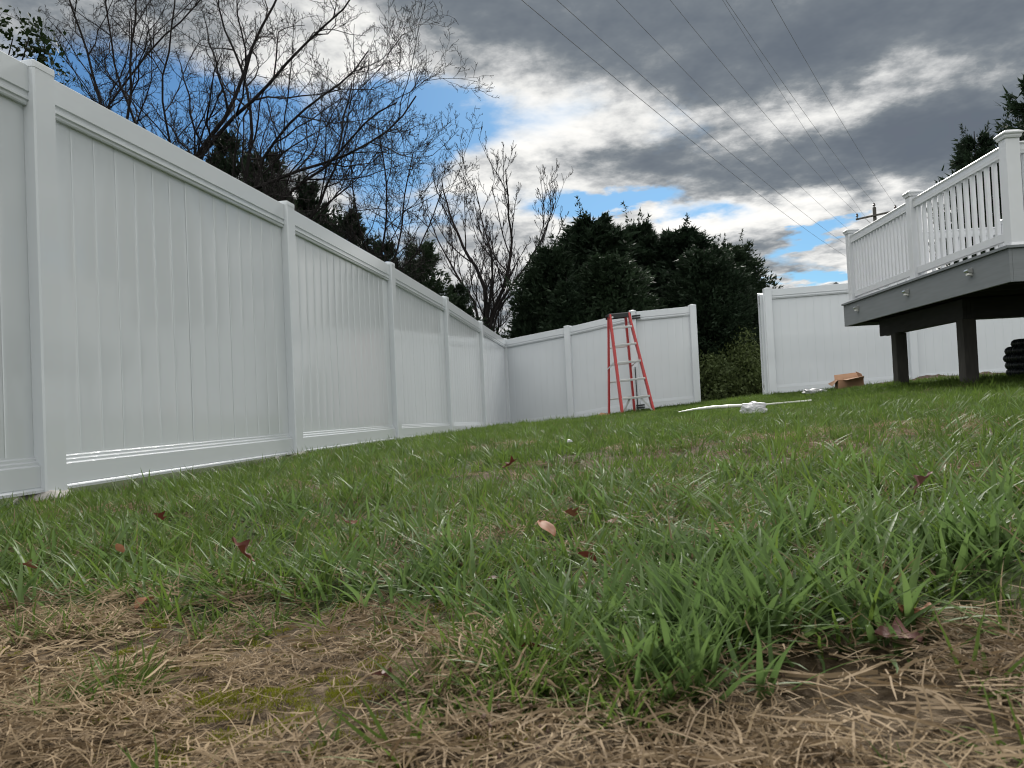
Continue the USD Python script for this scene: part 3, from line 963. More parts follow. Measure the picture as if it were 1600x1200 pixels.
def bare_tree(px_stems, Y, label, seed, r0=.10, group=None, **kw):
    rng = random.Random(seed)
    stems = []
    foot = None
    for k, row in enumerate(px_stems):
        off = rng.uniform(-.8, .8)
        pts = []
        for j, (px, py) in enumerate(row):
            pts.append(at(px, py, Y + off * j / max(1, len(row) - 1)))
        if foot is None:
            g0 = pts[0].copy()
            foot = np.array([g0[0] + .1, g0[1], float(ground(g0[0], g0[1])) - .1])
        root = foot + np.array([rng.uniform(-.12, .12), rng.uniform(-.12, .12), 0])
        mid = root * .4 + pts[0] * .6 + np.array([rng.uniform(-.1, .1), 0, .1])
        rr = r0 * (1 - .1 * k) if k < 4 else r0 * .6
        stems.append(([root, mid] + pts, rr, max(.012, rr * .16)))
    limbs, twigs = grow(stems, seed, **kw)
    t = thing('bare_tree', foot, label=label, category='tree', group=group)
    obj('trunk', (limbs[0] - foot, limbs[1]), M['bark'], t, smooth=True)
    obj('crown', (twigs[0] - foot, twigs[1]), M['twig'], t, smooth=True)
    return t


bare_tree([[(165, 200), (155, 175), (157, 135), (138, 101), (135, 67), (111, 20), (95, -60)],
           [(192, 210), (198, 190), (209, 148), (202, 111), (209, 50), (212, 0), (225, -80)],
           [(225, 220), (205, 175), (185, 130), (172, 60), (160, -40)],
           [(272, 250), (260, 189), (251, 148), (256, 110), (270, 50), (275, -30)],
           [(150, 190), (162, 169), (199, 125), (250, 57), (287, 34), (330, -20)]], 13.5,
          'many-stemmed bare tree rising just right of the nearest fence post', 11, .055, dens=(12, 8, 6, 4))
bare_tree([[(290, 270), (300, 253), (324, 219), (364, 169), (375, 128), (388, 91), (405, 40), (435, 0), (455, -60)],
           [(294, 270), (304, 250), (371, 175), (405, 152), (435, 118), (472, 67), (523, 34), (560, -20)],
           [(380, 290), (388, 246), (398, 202), (391, 162), (380, 110), (350, 50), (340, -20)],
           [(400, 290), (405, 250), (456, 189), (506, 148), (540, 128), (575, 80)]], 14.5,
          'tall bare tree leaning right with a thick double trunk behind the nearest fence panel', 12, .088, dens=(13, 8, 6, 4))
bare_tree([[(340, 320), (388, 297), (456, 270), (540, 243), (597, 216), (631, 179), (650, 150)],
           [(430, 320), (470, 285), (520, 255), (575, 180), (620, 160)],
           [(480, 340), (510, 300), (530, 250), (535, 190), (550, 130)]], 13.0,
          'bare tree with one long low limb reaching right above the second fence panel', 13, .055, dens=(14, 9, 6, 4))
bare_tree([[(590, 440), (598, 380), (606, 320), (600, 250), (590, 190)],
           [(600, 440), (625, 380), (632, 310), (645, 240)],
           [(585, 430), (565, 370), (552, 310), (548, 250)],
           [(605, 440), (650, 400), (672, 350), (690, 300)]], 17.0,
          'thin bare sapling cluster above the third fence post', 14, .038, dens=(12, 7, 6, 3), rmin=.0045)
bare_tree([[(755, 520), (762, 460), (745, 420), (720, 380), (700, 330), (690, 280)],
           [(760, 520), (768, 490), (790, 440), (800, 390), (795, 330), (790, 265)],
           [(765, 510), (775, 480), (820, 420), (850, 370), (866, 318)],
           [(750, 510), (740, 470), (715, 430), (690, 390), (672, 345)],
           [(758, 500), (768, 460), (770, 400), (752, 340), (742, 290)],
           [(770, 510), (785, 470), (830, 440), (860, 400)]], 22.0,
          'bare spreading tree above the corner where the two fences meet', 15, .10, dens=(12, 7, 5, 3), upward=.55, rmin=.0065, bend=.10, ratio=.40)


def cedar_mesh(seed, H=7.0, R=1.9, n=26000, cone=.75, bare=0.0, size=1.0):
    """Foliage of a red cedar: sprays of small faces on rising boughs, with gaps."""
    rng = np.random.default_rng(seed)
    nb = int(n / 60)
    hz = rng.uniform(.02, 1.0, nb) ** .85
    az = rng.uniform(0, 2 * np.pi, nb)
    prof = np.where(hz < .25, .75 + hz, 1.0) * np.maximum(1 - hz, .03) ** cone
    lump = .62 + .75 * meshkit.fbm(np.stack([np.cos(az) * 1.6, np.sin(az) * 1.6, hz * 5], -1) + seed * 3.7, 3, seed)
    rad = R * prof * lump * rng.uniform(.7, 1.12, nb)
    t = rng.uniform(.15, 1.0, (nb, 60)) ** .6
    rise = rng.uniform(.25, .8, nb)[:, None]
    x = np.cos(az)[:, None] * rad[:, None] * t
    y = np.sin(az)[:, None] * rad[:, None] * t
    z = H * hz[:, None] * .94 + rad[:, None] * t * rise * t
    spread = .035 + .15 * (1 - t * .75) * np.minimum(1, rad[:, None])
    P = np.stack([x, y, z], -1) + rng.normal(size=(nb, 60, 3)) * spread[..., None]
    outd = np.stack([np.cos(az), np.sin(az), rise[:, 0] * 1.3], 1)[:, None]
    D = outd + rng.normal(0, .5, (nb, 60, 3))
    D /= np.linalg.norm(D, axis=2, keepdims=True)
    S = np.cross(D, rng.normal(size=(nb, 60, 3)))
    S /= np.linalg.norm(S, axis=2, keepdims=True)
    ln = rng.uniform(.10, .24, (nb, 60, 1)) * size
    w = rng.uniform(.018, .045, (nb, 60, 1)) * size
    # spray: a kinked pair of narrow triangles
    a = P - S * w
    b = P + S * w
    c = P + D * ln + S * w * rng.uniform(-1.5, 1.5, (nb, 60, 1))
    e = P + D * ln * .6 + np.cross(D, S) * ln * .35
    V = np.stack([a, b, c, e], 2).reshape(-1, 3)
    i = np.arange(nb * 60)[:, None] * 4
    F = np.vstack([i + [0, 1, 2], i + [0, 1, 3]])
    # feathery leading shoots that stand above the outline
    nl = 26
    la, lh = rng.uniform(0, 6.28, nl), rng.uniform(.35, .96, nl)
    lr = R * np.maximum(1 - lh, .02) ** cone * rng.uniform(.3, .95, nl) * .8
    lb = np.stack([np.cos(la) * lr, np.sin(la) * lr, H * lh], 1)
    up_ = np.stack([np.cos(la) * .25, np.sin(la) * .25, np.ones(nl)], 1) * rng.uniform(.35, 1.0, nl)[:, None]
    q = rng.uniform(0, 1, (nl, 46, 1))
    P2 = lb[:, None] + up_[:, None] * q + rng.normal(size=(nl, 46, 3)) * (.085 * (1.05 - q))
    D2 = up_[:, None] * .8 + rng.normal(0, .45, (nl, 46, 3))
    D2 /= np.linalg.norm(D2, axis=2, keepdims=True)
    S2 = np.cross(D2, rng.normal(size=(nl, 46, 3)))
    S2 /= np.linalg.norm(S2, axis=2, keepdims=True)
    l2 = rng.uniform(.07, .15, (nl, 46, 1))
    V2 = np.stack([P2 - S2 * .018, P2 + S2 * .018, P2 + D2 * l2, P2 + D2 * l2 * .6 + np.cross(D2, S2) * l2 * .3], 2).reshape(-1, 3)
    i2 = np.arange(nl * 46)[:, None] * 4 + len(V)
    V = np.vstack([V, V2])
    F = np.vstack([F, i2 + [0, 1, 2], i2 + [0, 1, 3]])
    # leader and bough wood
    k = rng.choice(nb, min(nb, 140), replace=False)
    kk = np.linspace(0, 1, 4)
    BP = np.stack([np.stack([np.cos(az[k]) * rad[k] * q * .92, np.sin(az[k]) * rad[k] * q * .92, H * hz[k] * .94 + rad[k] * q * q * rise[k, 0]], 1) for q in kk], 1)
    BR = np.linspace(.022, .006, 4)[None] * np.ones((len(k), 1))
    trunk = tubes(np.array([[[0, 0, -.2], [.03, .02, H * .35], [-.02, .03, H * .7], [0, 0, H]]]), np.array([[.13, .10, .055, .012]]), 8)
    return merge([trunk, tubes(BP, BR, 4)]), (V, F)


def cedar_proto(seed, **kw):
    wood, fol = cedar_mesh(seed, **kw)
    return wood, fol


protos = []
def cedar(px_top, py_top, Y, width, label, kind, rotz=0.0, group=None):
    """A cedar whose tip shows at the pixel, Y metres away, about width metres across."""
    tip = at(px_top, py_top, Y)
    z0 = float(ground(tip[0], tip[1])) - .1
    h = tip[2] - z0
    loc = (tip[0], tip[1], z0)
    while len(protos) <= kind:
        protos.append(None)
    base_h, base_r = ((7.0, 1.9), (6.5, 2.2), (6.0, 1.6), (7.0, 2.2))[kind]
    sc = (width / (2 * base_r), width / (2 * base_r), h / base_h)
    if protos[kind] is None:
        wood, fol = cedar_mesh(50 + kind, H=base_h, R=base_r, n=(34000, 36000, 30000, 12000)[kind], cone=(.5, .42, .62, .5)[kind], size=(1, 1, 1, 1.1)[kind])
        t = thing('cedar_tree', loc, rotz, sc, label=label, category='tree', group=group)
        obj('trunk', wood, M['bark'], t, smooth=True)
        obj('crown', fol, M['cedar'], t)
        protos[kind] = t
        return t
    return dup(protos[kind], loc, rotz, sc, name='cedar_tree', label=label, category='tree', group=group)


G1 = 'dark cedars behind the back fence'
cedar(922, 332, 21.0, 4.6, 'dark cedar with the tallest tip, left part of the evergreen clump behind the ladder', 0, 0.3, G1)
cedar(862, 386, 20.0, 3.2, 'leftmost lower dark cedar of the clump behind the ladder', 1, 1.3, G1)
cedar(998, 344, 22.5, 4.0, 'dark cedar with a thin feathery tip straight above the stepladder', 2, 2.2, G1)
cedar(1062, 352, 22.0, 4.4, 'dark cedar with a pointed tip right of the stepladder', 0, 3.5, G1)
cedar(1136, 382, 21.5, 3.3, 'rightmost rounded dark cedar of the clump beside the gate gap', 1, 4.4, G1)
cedar(1100, 386, 20.0, 3.4, 'low dark cedar just behind the fence end beside the gate gap', 1, 5.4, G1)
cedar(950, 399, 19.0, 3.6, 'low dark cedar directly behind the stepladder top', 1, .9, G1)
cedar(1035, 379, 24.0, 4.6, 'dark cedar deep in the middle of the evergreen clump', 0, 2.9, G1)
cedar(885, 434, 18.6, 2.2, 'low dark cedar filling the gap left of the stepladder behind the fence', 2, .2, G1)
G2 = 'dark cedars behind the left fence'
cedar(352, 200, 16.5, 3.0, 'dark cedar behind the double-trunked bare tree', 3, .5, G2)
cedar(412, 232, 16.0, 3.0, 'ragged dark cedar above the far end of the nearest full fence panel', 3, 1.1, G2)
cedar(478, 275, 17.0, 2.8, 'dark cedar just right of the second fence post', 3, 2.6, G2)
cedar(545, 322, 18.0, 2.8, 'dark cedar between the second and third fence posts', 3, 3.3, G2)
cedar(600, 372, 18.5, 2.2, 'small dark cedar right above the third fence post', 3, 1.9, G2)
cedar(655, 372, 19.5, 2.8, 'dark cedar right of the third fence post', 3, 4.2, G2)
cedar(712, 440, 20.5, 2.2, 'small dark cedar above the fourth fence post', 3, 0.7, G2)
cedar(825, 470, 19.5, 2.0, 'small dark cedar low behind the fence corner', 2, 5.0, G2)
G3 = 'dark cedars beyond the deck'
cedar(1522, 205, 20.0, 3.4, 'dark cedar tip showing behind the deck railing', 3, .4, G3)
cedar(1622, 112, 19.0, 4.2, 'tall dark cedar at the right picture edge behind the deck corner post', 3, 1.6, G3)


def leaf_cloud(rng, centers, radii, per, size):
    N = len(centers)
    P = centers[:, None] + rng.normal(size=(N, per, 3)) * (radii[:, None, None] * .55)
    D = rng.normal(size=(N, per, 3))
    D /= np.linalg.norm(D, axis=2, keepdims=True)
    S = np.cross(D, rng.normal(size=(N, per, 3)))
    S /= np.linalg.norm(S, axis=2, keepdims=True)
    l = rng.uniform(.6, 1.3, (N, per, 1)) * size
    a, b, c, e = P - D * l * .5, P + S * l * .28, P + D * l * .5, P - S * l * .28
    V = np.stack([a, b, c, e], 2).reshape(-1, 3)
    i = np.arange(N * per)[:, None] * 4
    return V, np.vstack([i + [0, 1, 2], i + [0, 2, 3]])


def shrub(px, py, Y, R, Hh, label, seed, n=260):
    rng = np.random.default_rng(seed)
    q = at(px, py, Y)
    loc = np.array([q[0], q[1], float(ground(q[0], q[1])) - .05])
    t = thing('shrub', loc, label=label, category='shrub', group='shrubs in the gate gap')
    d = rng.normal(size=(n, 3))
    d /= np.linalg.norm(d, axis=1, keepdims=True)
    d[:, 2] = np.abs(d[:, 2])
    rr = rng.uniform(.35, 1, n) ** .5 * (.7 + .6 * meshkit.fbm(d * 2 + seed, 3, seed))
    c = d * rr[:, None] * (R, R, Hh)
    stems = np.stack([np.stack([c * q * np.array([.9, .9, 1]) + np.array([0, 0, -.0]) for q in np.linspace(0, 1, 4)], 1)])[0]
    obj('stems', tubes(stems[:90], np.linspace(.014, .004, 4)[None] * np.ones((90, 1)), 3), M['twig'], t)
    obj('foliage', leaf_cloud(rng, c, np.full(n, .20), 46, .075), M['shrub'], t)


shrub(1120, 618, 18.6, .95, 1.02, 'lower left shrub with reddish brown leaf tips in the gate gap', 3, 240)
shrub(1168, 616, 18.9, 1.05, 1.55, 'taller green shrub in the gate gap next to the open gate leaf', 4, 320)
shrub(1212, 616, 19.6, 1.0, 1.4, 'green shrub behind the first post of the right fence', 5, 220)

# broad-leaved evergreen at the top left corner
def holly():
    rng = np.random.default_rng(8)
    q = at(-40, 300, 9.0)
    foot = np.array([q[0], q[1], float(ground(q[0], q[1])) - .1])
    stems, tips = [], []
    for tx, ty in ((70, 68), (40, 95), (20, 60), (-30, 40), (-60, 20), (45, 60), (5, 90), (-120, 30), (62, 82)):
        tip = at(tx, ty, 9.0 + rng.uniform(-.5, .5))
        mid = foot * .3 + tip * .7 + np.array([-.25, rng.uniform(-.3, .3), -.1])
        stems.append(([foot + rng.normal(0, .03, 3), foot * .6 + mid * .4, mid, tip], .035, .006))
    limbs, twigs = grow(stems, 5, levels=2, dens=(7, 4), ratio=.22)
    tv = twigs[0].reshape(-1, 7, 3, 3).mean(2)[:, -1]
    t = thing('evergreen_tree', foot, label='leafy green tree peeping over the fence at the top left corner', category='tree')
    obj('trunk', (limbs[0] - foot, limbs[1]), M['bark'], t, smooth=True)
    obj('branches', (twigs[0] - foot, twigs[1]), M['twig'], t)
    keep = tv[tv[:, 2] > 3.0]
    obj('crown', leaf_cloud(rng, keep - foot, np.full(len(keep), .16), 16, .075), M['holly'], t)


holly()

# ------------------------------------------------------------------ utility pole, wires, far house
def utility():
    YP = 44.0
    top = at(1366, 324, YP)
    z0 = float(ground(top[0], top[1])) - .2
    loc = np.array([top[0], top[1], z0])
    t = thing('utility_pole', loc, label='wooden utility pole with one crossarm beyond the deck railing', category='utility pole')
    h = top[2] - z0
    v, f = tubes(np.array([[[0, 0, 0], [.01, 0, h * .5], [0, 0, h]]]), np.array([[.15, .12, .095]]), 12)
    obj('pole', trimesh.Trimesh(v, f, process=False), M['pole_wood'], t, smooth=40)
    l, r = at(1336, 346, YP + .9), at(1399, 328, YP - .9)
    l[2] = r[2] = (l[2] + r[2]) / 2
    mid = (l + r) / 2
    off = np.array([loc[0] - mid[0], loc[1] - mid[1] - .16, 0])
    obj('crossarm', bar(l + off - loc, r + off - loc, .09, .10, .01), M['pole_wood'], t)
    ends = []
    for p in (l + off + (r - l) * .03, r + off - (r - l) * .03, np.array([loc[0], loc[1], loc[2] + h - .07])):
        prof = [(0, 0), (.03, 0), (.03, .08), (.07, .10), (.075, .16), (.05, .18), (.06, .22), (.03, .27), (0, .27)]
        m = trimesh.creation.revolve(np.array(prof), sections=12)
        m.apply_translation(p - loc + (0, 0, .06))
        obj('insulator', m, M['ceramic'], t, smooth=40)
        ends.append(p + (0, 0, .33))
    for sgn in (-1, 1):
        e = (l if sgn < 0 else r) + off
        c = np.array([loc[0], loc[1] - .16, e[2]])
        obj('brace', bar(c * .45 + e * .55 - loc + (0, 0, -.06), c - loc + (0, 0, -.75), .03, .03), M['steel'], t)
    # wires: (far end, pixel where it leaves the picture's top edge)
    D = np.array([.518, .853, .0])
    low = lambda dz: np.array([loc[0], loc[1] - .2, loc[2] + h - dz])
    spec = [(ends[1], 1205, .0055, 'rightmost overhead wire, ending at the right insulator of the pole'),
            (ends[2], 1134, .0055, 'upper wire of the close pair overhead, ending at the top of the pole'),
            (low(1.5), 1129, .0042, 'lower wire of the close pair overhead'),
            (ends[0], 1047, .0055, 'overhead wire ending at the left insulator of the pole'),
            (low(2.6), 963, .0042, 'third overhead wire from the left'),
            (low(3.3), 870, .0042, 'second overhead wire from the left'),
            (low(3.9), 815, .0042, 'leftmost overhead wire crossing the grey clouds')]
    for P, px, rad, lab in spec:
        d = px_dir(px, 0)
        # the point of the ray closest to the level line through P along the span
        a, b = d[:2], -D[:2]
        s = np.linalg.solve(np.array([[d[0], D[0]], [d[1], D[1]]]), P[:2] - EYE[:2])
        Q = EYE + d * s[0]
        # sagging span through P and Q, carried on past the frame
        L = np.linalg.norm((Q - P)[:2])
        tt = np.linspace(0, 2.1, 40)
        W = P + (Q - P) * tt[:, None]
        k = .0010 * L * L
        W[:, 2] += k * tt * (tt - 1)
        obj('overhead_wire', tube(W, rad, 5), M['wire'], smooth=True, label=lab, category='wire', group='overhead wires')


utility()


def house():
    q = at(1231, 457, 62.0)
    z0 = float(ground(q[0], q[1])) - .3
    loc = np.array([q[0], q[1], z0])
    t = thing('house', loc, math.radians(20), label='far house, only the grey roof peak showing over the right fence', category='house')
    h = q[2] - z0
    w, dd, e = 3.6, 5.0, h - 1.9
    obj('wall', box((0, 0, e / 2), (2 * w, 2 * dd, e)), M['wall'], t)
    for s in (-1, 1):
        obj('gable', extrude([(-w, e), (w, e), (0, h - .12)], (0, s * (dd - .05), 0), (0, s * dd, 0), n=(1, 0, 0)), M['wall'], t)
        obj('roof', extrude([(s * .0, h), (s * (w + .35), e - .2), (s * (w + .35), e - .02 - .30), (0, h - .12)], (0, -dd - .3, 0), (0, dd + .3, 0), n=(1, 0, 0)), M['roof'], t)
    for x in (-1.8, 1.8):
        f = obj('window', box((x, -dd - .02, 3.4), (1.0, .06, 1.4)), M['rail_white'], t)
        obj('pane', box((x, -dd - .06, 3.4), (.86, .03, 1.26)), M['glass'], f)


house()

# ------------------------------------------------------------------ grass
def blades(seed, n, spread, ln, wd, lean=(.1, .9), curl=(.2, 1.1), fold=True, seg=5):
    """A tuft of n curved, tapered, folded blades."""
    rng = np.random.default_rng(seed)
    a = rng.uniform(0, 2 * np.pi, n)
    rr = spread * np.sqrt(rng.uniform(0, 1, n))
    base = np.stack([rr * np.cos(a), rr * np.sin(a), np.full(n, -.008)], 1)
    h = a + rng.normal(0, .9, n)
    th0 = rng.uniform(*lean, n)
    cu = rng.uniform(*curl, n)
    L = rng.uniform(*ln, n)
    W = rng.uniform(*wd, n)
    t = np.linspace(0, 1, seg + 1)
    P = [base]
    for k in range(seg):
        th = th0 + cu * (k + .5) / seg
        hh = h + rng.normal(0, .07, n)
        step = np.stack([np.sin(th) * np.cos(hh), np.sin(th) * np.sin(hh), np.cos(th)], 1) * (L / seg)[:, None]
        P.append(P[-1] + step)
    P = np.stack(P, 1)
    tw = rng.normal(0, .5, n)
    side = np.stack([-np.sin(h + tw), np.cos(h + tw), 0 * h], 1)
    prof = np.array([.75 * (1 - x ** 2.2) + .25 * (1 - x) for x in t])
    prof[-1] = .03
    off = side[:, None] * (W[:, None] * prof[None])[..., None] / 2
    if fold:
        lift = np.cross(np.gradient(P, axis=1), side[:, None])
        lift /= np.maximum(np.linalg.norm(lift, axis=2, keepdims=True), 1e-9)
        mid = P - lift * (W[:, None] * prof[None])[..., None] * .16
        V = np.stack([P - off, mid, P + off], 2)
        c = 3
    else:
        V = np.stack([P - off, P + off], 2)
        c = 2
    K = seg + 1
    V = V.reshape(-1, 3)
    i = (np.arange(n)[:, None, None] * K + np.arange(seg)[None, :, None]) * c + np.arange(c - 1)[None, None]
    i = i.ravel()
    F = np.vstack([np.stack([i, i + 1, i + c + 1], 1), np.stack([i, i + c + 1, i + c], 1)])
    return V, F


def straw_mat(seed, n, spread, ln=(.03, .10), wd=(.0012, .0035)):
    rng = np.random.default_rng(seed)
    K = 5
    p = np.stack([rng.uniform(-spread, spread, n), rng.uniform(-spread, spread, n), rng.uniform(.0, .012, n)], 1)
    h = rng.uniform(0, 2 * np.pi, n)
    L = rng.uniform(*ln, n)
    el = rng.normal(.0, .13, n) + (rng.uniform(0, 1, n) < .10) * rng.uniform(.2, .8, n)
    P = [p]
    for k in range(K - 1):
        h = h + rng.normal(0, .15, n)
        el = el - .04 + rng.normal(0, .08, n)
        P.append(P[-1] + np.stack([np.cos(h) * np.cos(el), np.sin(h) * np.cos(el), np.sin(el)], 1) * (L / (K - 1))[:, None])
    P = np.stack(P, 1)
    P[..., 2] = np.maximum(P[..., 2], .001)
    W = rng.uniform(*wd, n)[:, None] * np.array([.8, 1, 1, .8, .3])[None]
    s = np.stack([-np.sin(h), np.cos(h), rng.normal(0, .6, n)], 1)
    off = s[:, None] * W[..., None] / 2
    V = np.stack([P - off, P + off], 2).reshape(-1, 3)
    i = ((np.arange(n)[:, None] * K + np.arange(K - 1)[None]) * 2).ravel()
    F = np.vstack([np.stack([i, i + 1, i + 3], 1), np.stack([i, i + 3, i + 2], 1)])
    return V, F


def moss_clump(seed):
    return blades(seed + 90, 110, .030, (.004, .010), (.0012, .0026), (.0, .9), (.0, .5), fold=False, seg=2)


def scatter(name, protos, pts, idx, scales, yaw, tilt, **t):
    """One PointInstancer of tufts."""
    path = '/World/' + numbered('/World', name)
    pi = UsdGeom.PointInstancer.Define(stage, path)
    rel = pi.CreatePrototypesRel()
    for nm, mesh, mat in protos:
        m = usdkit.mesh(stage, f'{path}/{numbered(path, nm)}', mesh, mat, smooth=True if nm != 'moss_clump' else True)
        rel.AddTarget(m.GetPath())
    pi.CreateProtoIndicesAttr(Vt.IntArray.FromNumpy(np.asarray(idx, np.int32)))
    pi.CreatePositionsAttr(Vt.Vec3fArray.FromNumpy(np.asarray(pts, np.float32)))
    q = []
    for y, (tx, ty) in zip(yaw, tilt):
        r = Gf.Rotation(Gf.Vec3d(0, 0, 1), math.degrees(y)) * Gf.Rotation(Gf.Vec3d(1, 0, 0), math.degrees(tx)) * Gf.Rotation(Gf.Vec3d(0, 1, 0), math.degrees(ty))
        q.append(Gf.Quath(r.GetQuat()))
    pi.CreateOrientationsAttr(Vt.QuathArray(q))
    pi.CreateScalesAttr(Vt.Vec3fArray.FromNumpy(np.asarray(scales, np.float32)))
    return tag(pi.GetPrim(), kind='stuff', **t)


rng = np.random.default_rng(77)


def back_y(x):
    B = np.array(BACK + [RIGHT[0] + (0, 6, 0)] )
    return np.interp(x, np.array(BACK + RIGHT)[:, 0], np.array(BACK + RIGHT)[:, 1])


def sample(d0, d1, dens, ang=(-1.15, .95)):
    """Points of the lawn between two distances, dens per square metre."""
    A = .5 * (ang[1] - ang[0]) * (d1 ** 2 - d0 ** 2)
    n = int(A * dens)
    d = np.sqrt(rng.uniform(d0 ** 2, d1 ** 2, n))
    a = rng.uniform(*ang, n)
    x, y = d * np.sin(a), d * np.cos(a)
    ok = (x > fence_x(y) + .09 + .05 * np.sin(x * 31 + y * 17))
    gap = (x > BACK[-1][0] + .05) & (x < RIGHT[0][0] - .05)
    ok &= (y < back_y(x) + np.where(gap, 6.0, .05))
    return x[ok], y[ok]


TUFTS = [('grass_tuft', blades(1, 12, .032, (.05, .11), (.0035, .0065), (.2, 1.1)), M['grass']),
         ('grass_tuft', blades(2, 14, .036, (.04, .095), (.003, .006), (.3, 1.25)), M['grass']),
         ('grass_tuft', blades(3, 11, .028, (.06, .12), (.004, .0078), (.15, .9)), M['grass']),
         ('grass_tuft', blades(4, 9, .026, (.06, .14), (.006, .0105), (.3, 1.2), (.3, 1.2)), M['blue_grass']),
         ('lawn_tuft', blades(5, 50, .085, (.03, .07), (.0035, .0062), (.1, 1.0), fold=False, seg=4), M['grass']),
         ('lawn_tuft', blades(6, 50, .085, (.035, .08), (.0035, .0068), (.1, .9), fold=False, seg=4), M['grass']),
         ('far_tuft', blades(7, 80, .17, (.04, .075), (.0045, .0075), (.1, .9), fold=False, seg=3), M['grass']),
         ('far_tuft', blades(8, 80, .17, (.04, .085), (.0045, .008), (.1, .9), fold=False, seg=3), M['grass']),
         ('broad_tuft', blades(9, 11, .03, (.07, .15), (.007, .0125), (.25, 1.15), (.2, .9), seg=7), M['blue_grass']),
         ('broad_tuft', blades(10, 10, .026, (.06, .13), (.006, .011), (.15, 1.0), (.2, 1.0), seg=7), M['blue_grass']),
         ('straw_tuft', blades(11, 14, .035, (.03, .09), (.002, .0042), (.6, 1.45), (.1, .8)), M['straw'])]
xs, ys, ids, sc = [], [], [], []


def add(x, y, idc, s):
    xs.append(x), ys.append(y), ids.append(idc), sc.append(s)


# near lawn
x, y = sample(.45, 2.6, 680)
dr = dryness(x, y)
keep = rng.uniform(size=len(x)) > dr * 1.25
x, y = x[keep], y[keep]
add(x, y, rng.choice([0, 1, 2, 3, 10], len(x), p=[.22, .20, .14, .22, .22]), rng.uniform(.6, 1.15, len(x)))
# middle lawn
x, y = sample(2.5, 6.2, 230, (-.85, .78))
dr = dryness(x, y)
keep = rng.uniform(size=len(x)) > dr * .85
x, y = x[keep], y[keep]
add(x, y, rng.choice([4, 5, 2, 3, 10], len(x), p=[.33, .29, .08, .12, .18]), rng.uniform(.65, 1.15, len(x)))
# far lawn
x, y = sample(6.0, 17.5, 62, (-.5, .78))
dr = dryness(x, y)
keep = rng.uniform(size=len(x)) > dr * .75
x, y = x[keep], y[keep]
add(x, y, rng.choice([6, 7], len(x)), rng.uniform(.7, 1.15, len(x)))
# broad clumps set where the photograph shows them
clumps = [(1120, 960, .16, 18, 1.0), (1010, 1010, .13, 13, .9), (1230, 950, .15, 16, 1.1), (1290, 985, .10, 7, 1.0), (960, 1040, .10, 12, .85), (1060, 1050, .08, 10, .9), (1180, 890, .14, 16, .9), (600, 900, .16, 20, .8), (650, 920, .10, 10, .85), (480, 900, .12, 10, .7), (760, 880, .14, 12, .7), (1340, 860, .16, 14, .9), (1530, 870, .14, 16, 1.0), (1570, 850, .12, 10, 1.0), (1440, 880, .14, 14, .95), (980, 880, .14, 10, .8), (740, 960, .10, 8, .75), (1130, 1000, .10, 14, 1.0), (880, 960, .10, 7, .8), (1050, 900, .12, 10, .8), (1560, 740, .25, 8, .8), (1450, 760, .3, 8, .8)]
for px, py, r, n, s in clumps:
    p = gpt(px, py)
    a, q = rng.uniform(0, 6.28, n), r * np.sqrt(rng.uniform(0, 1, n))
    add(p[0] + q * np.cos(a), p[1] + q * np.sin(a) * .8, rng.choice([8, 9, 3], n, p=[.45, .35, .2]), rng.uniform(.65, 1.05, n) * s)
# little green tufts on the dry ground
for px, py, r, n, s in [(130, 1112, .05, 22, .62), (185, 1095, .022, 10, .75), (770, 1080, .08, 34, .66), (735, 1065, .05, 12, .55), (850, 1060, .09, 26, .7), (800, 1015, .10, 26, .75), (900, 1090, .05, 10, .6), (640, 1000, .06, 10, .6), (380, 990, .08, 14, .6), (90, 985, .08, 14, .6), (490, 985, .02, 2, .8), (720, 1140, .03, 4, .4), (60, 1000, .08, 8, .5), (1590, 975, .06, 6, .5), (210, 1000, .05, 5, .4), (960, 1120, .05, 6, .6), (1010, 1110, .03, 4, .7)]:
    p = gpt(px, py)
    a, q = rng.uniform(0, 6.28, n), r * np.sqrt(rng.uniform(0, 1, n))
    add(p[0] + q * np.cos(a), p[1] + q * np.sin(a), rng.choice([0, 1, 2], n), rng.uniform(.7, 1.1, n) * s)
x, y = sample(.45, 1.8, 75)
sp = meshkit.fbm(np.stack([x, y, 0 * x], -1) * 5 + 9.1, 2, 12)
k = (dryness(x, y) > .4) & (sp > .44)
add(x[k], y[k], rng.choice([0, 1, 2, 10], k.sum()), rng.uniform(.3, .75, k.sum()))
x, y, ids, sc = map(np.concatenate, (xs, ys, ids, sc))
n = len(x)
pts = np.stack([x, y, ground(x, y)], 1)
scatter('lawn_grass', TUFTS, pts, ids, sc[:, None] * np.stack([np.ones(n), np.ones(n), rng.uniform(.75, 1.15, n)], 1), rng.uniform(0, 6.28, n), rng.normal(0, .12, (n, 2)), label='green lawn grass covering the yard between the fences', category='grass')

# moss
mp = []
for px, py, r, k in [(330, 1120, .05, 14), (500, 1075, .04, 8), (230, 1060, .04, 8), (390, 1105, .07, 22), (560, 985, .10, 20), (600, 990, .06, 12), (170, 1045, .05, 10), (30, 1050, .05, 8), (310, 1020, .05, 6), (450, 1130, .04, 6), (210, 985, .05, 6), (700, 1000, .05, 7), (420, 1190, .05, 7), (260, 1190, .03, 5), (650, 1195, .04, 5), (400, 1060, .08, 8)]:
    p = gpt(px, py)
    for _ in range(k + 3):
        a, q = rng.uniform(0, 6.28), 1.5 * r * math.sqrt(rng.uniform())
        mp.append((p[0] + 1.5 * q * math.cos(a), p[1] + .8 * q * math.sin(a)))
mp = np.array(mp)

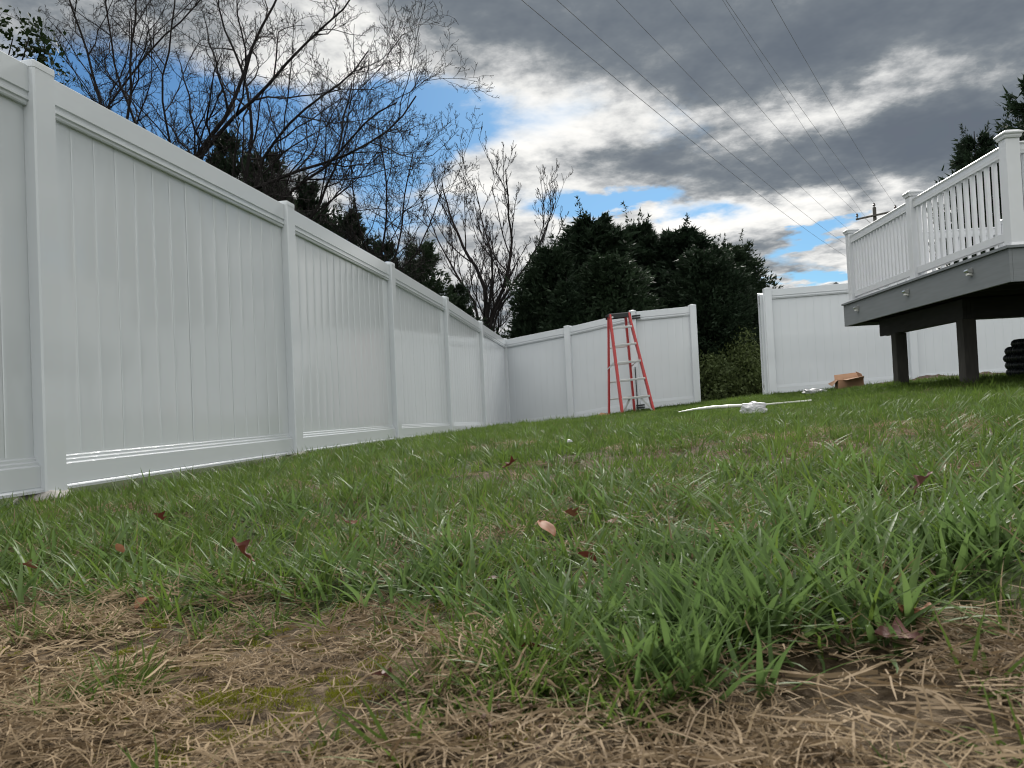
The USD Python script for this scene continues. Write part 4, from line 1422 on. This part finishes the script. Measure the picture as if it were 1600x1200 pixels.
# dead straw
STALK = straw_mat(24, 12, .07, (.03, .085), (.0016, .0034))
CRUMB = cat([trimesh.creation.box((1.6, 1.1, .8)).apply_scale(float(r.uniform(.0008, .0024))).apply_transform(trimesh.transformations.random_rotation_matrix(r.uniform(size=3))).apply_translation((r.uniform(-.06, .06), r.uniform(-.06, .06), .001)) for r in [np.random.default_rng(500 + k) for k in range(26)]])
STRAW = [('stalk_mat', STALK, M['straw']), ('straw_mat', straw_mat(21, 150, .07, (.015, .055), (.0007, .0018)), M['straw']), ('straw_mat', straw_mat(22, 130, .07, (.018, .07), (.0008, .0024)), M['straw']), ('straw_mat', straw_mat(23, 170, .06, (.008, .035), (.0006, .0018)), M['straw']), ('soil_crumb', CRUMB, M['soil'])]
x, y = sample(.40, 2.2, 330)
dr = dryness(x, y)
hole = meshkit.fbm(np.stack([x, y, 0 * x], -1) * 9 + 2.2, 3, 71)
k = rng.uniform(size=len(x)) < (dr * .95 + .10) * np.clip((hole - .34) * 6, .40, 1)
X1, Y1 = x[k], y[k]
x, y = sample(2.2, 9, 60, (-.8, .78))
dr = dryness(x, y)
k = rng.uniform(size=len(x)) < dr * 1.1 + .03
x, y = np.r_[X1, x[k]], np.r_[Y1, y[k]]
far = np.min((x[:, None] - mp[None, :, 0]) ** 2 + (y[:, None] - mp[None, :, 1]) ** 2, 1) > .014 ** 2
far |= rng.uniform(size=len(x)) < .3
x, y = x[far], y[far]
n = len(x)
pts = np.stack([x, y, ground(x, y) + .002], 1)
scatter('dead_grass', STRAW, pts, rng.choice(5, n, p=[.12, .24, .22, .28, .14]), rng.uniform(.7, 1.25, n)[:, None] * np.ones(3), rng.uniform(0, 6.28, n), rng.normal(0, .08, (n, 2)), label='pale dead grass and straw matted over the bare ground in front', category='dead grass')

n = len(mp)
scatter('moss', [('moss_clump', moss_clump(1), M['moss']), ('moss_clump', moss_clump(2), M['moss'])], np.column_stack([mp, ground(mp[:, 0], mp[:, 1]) + .007]), rng.integers(0, 2, n), rng.uniform(.25, .7, n)[:, None] * np.ones(3), rng.uniform(0, 6.28, n), rng.normal(0, .1, (n, 2)), label='yellow-green moss in patches on the dry ground in front', category='moss')
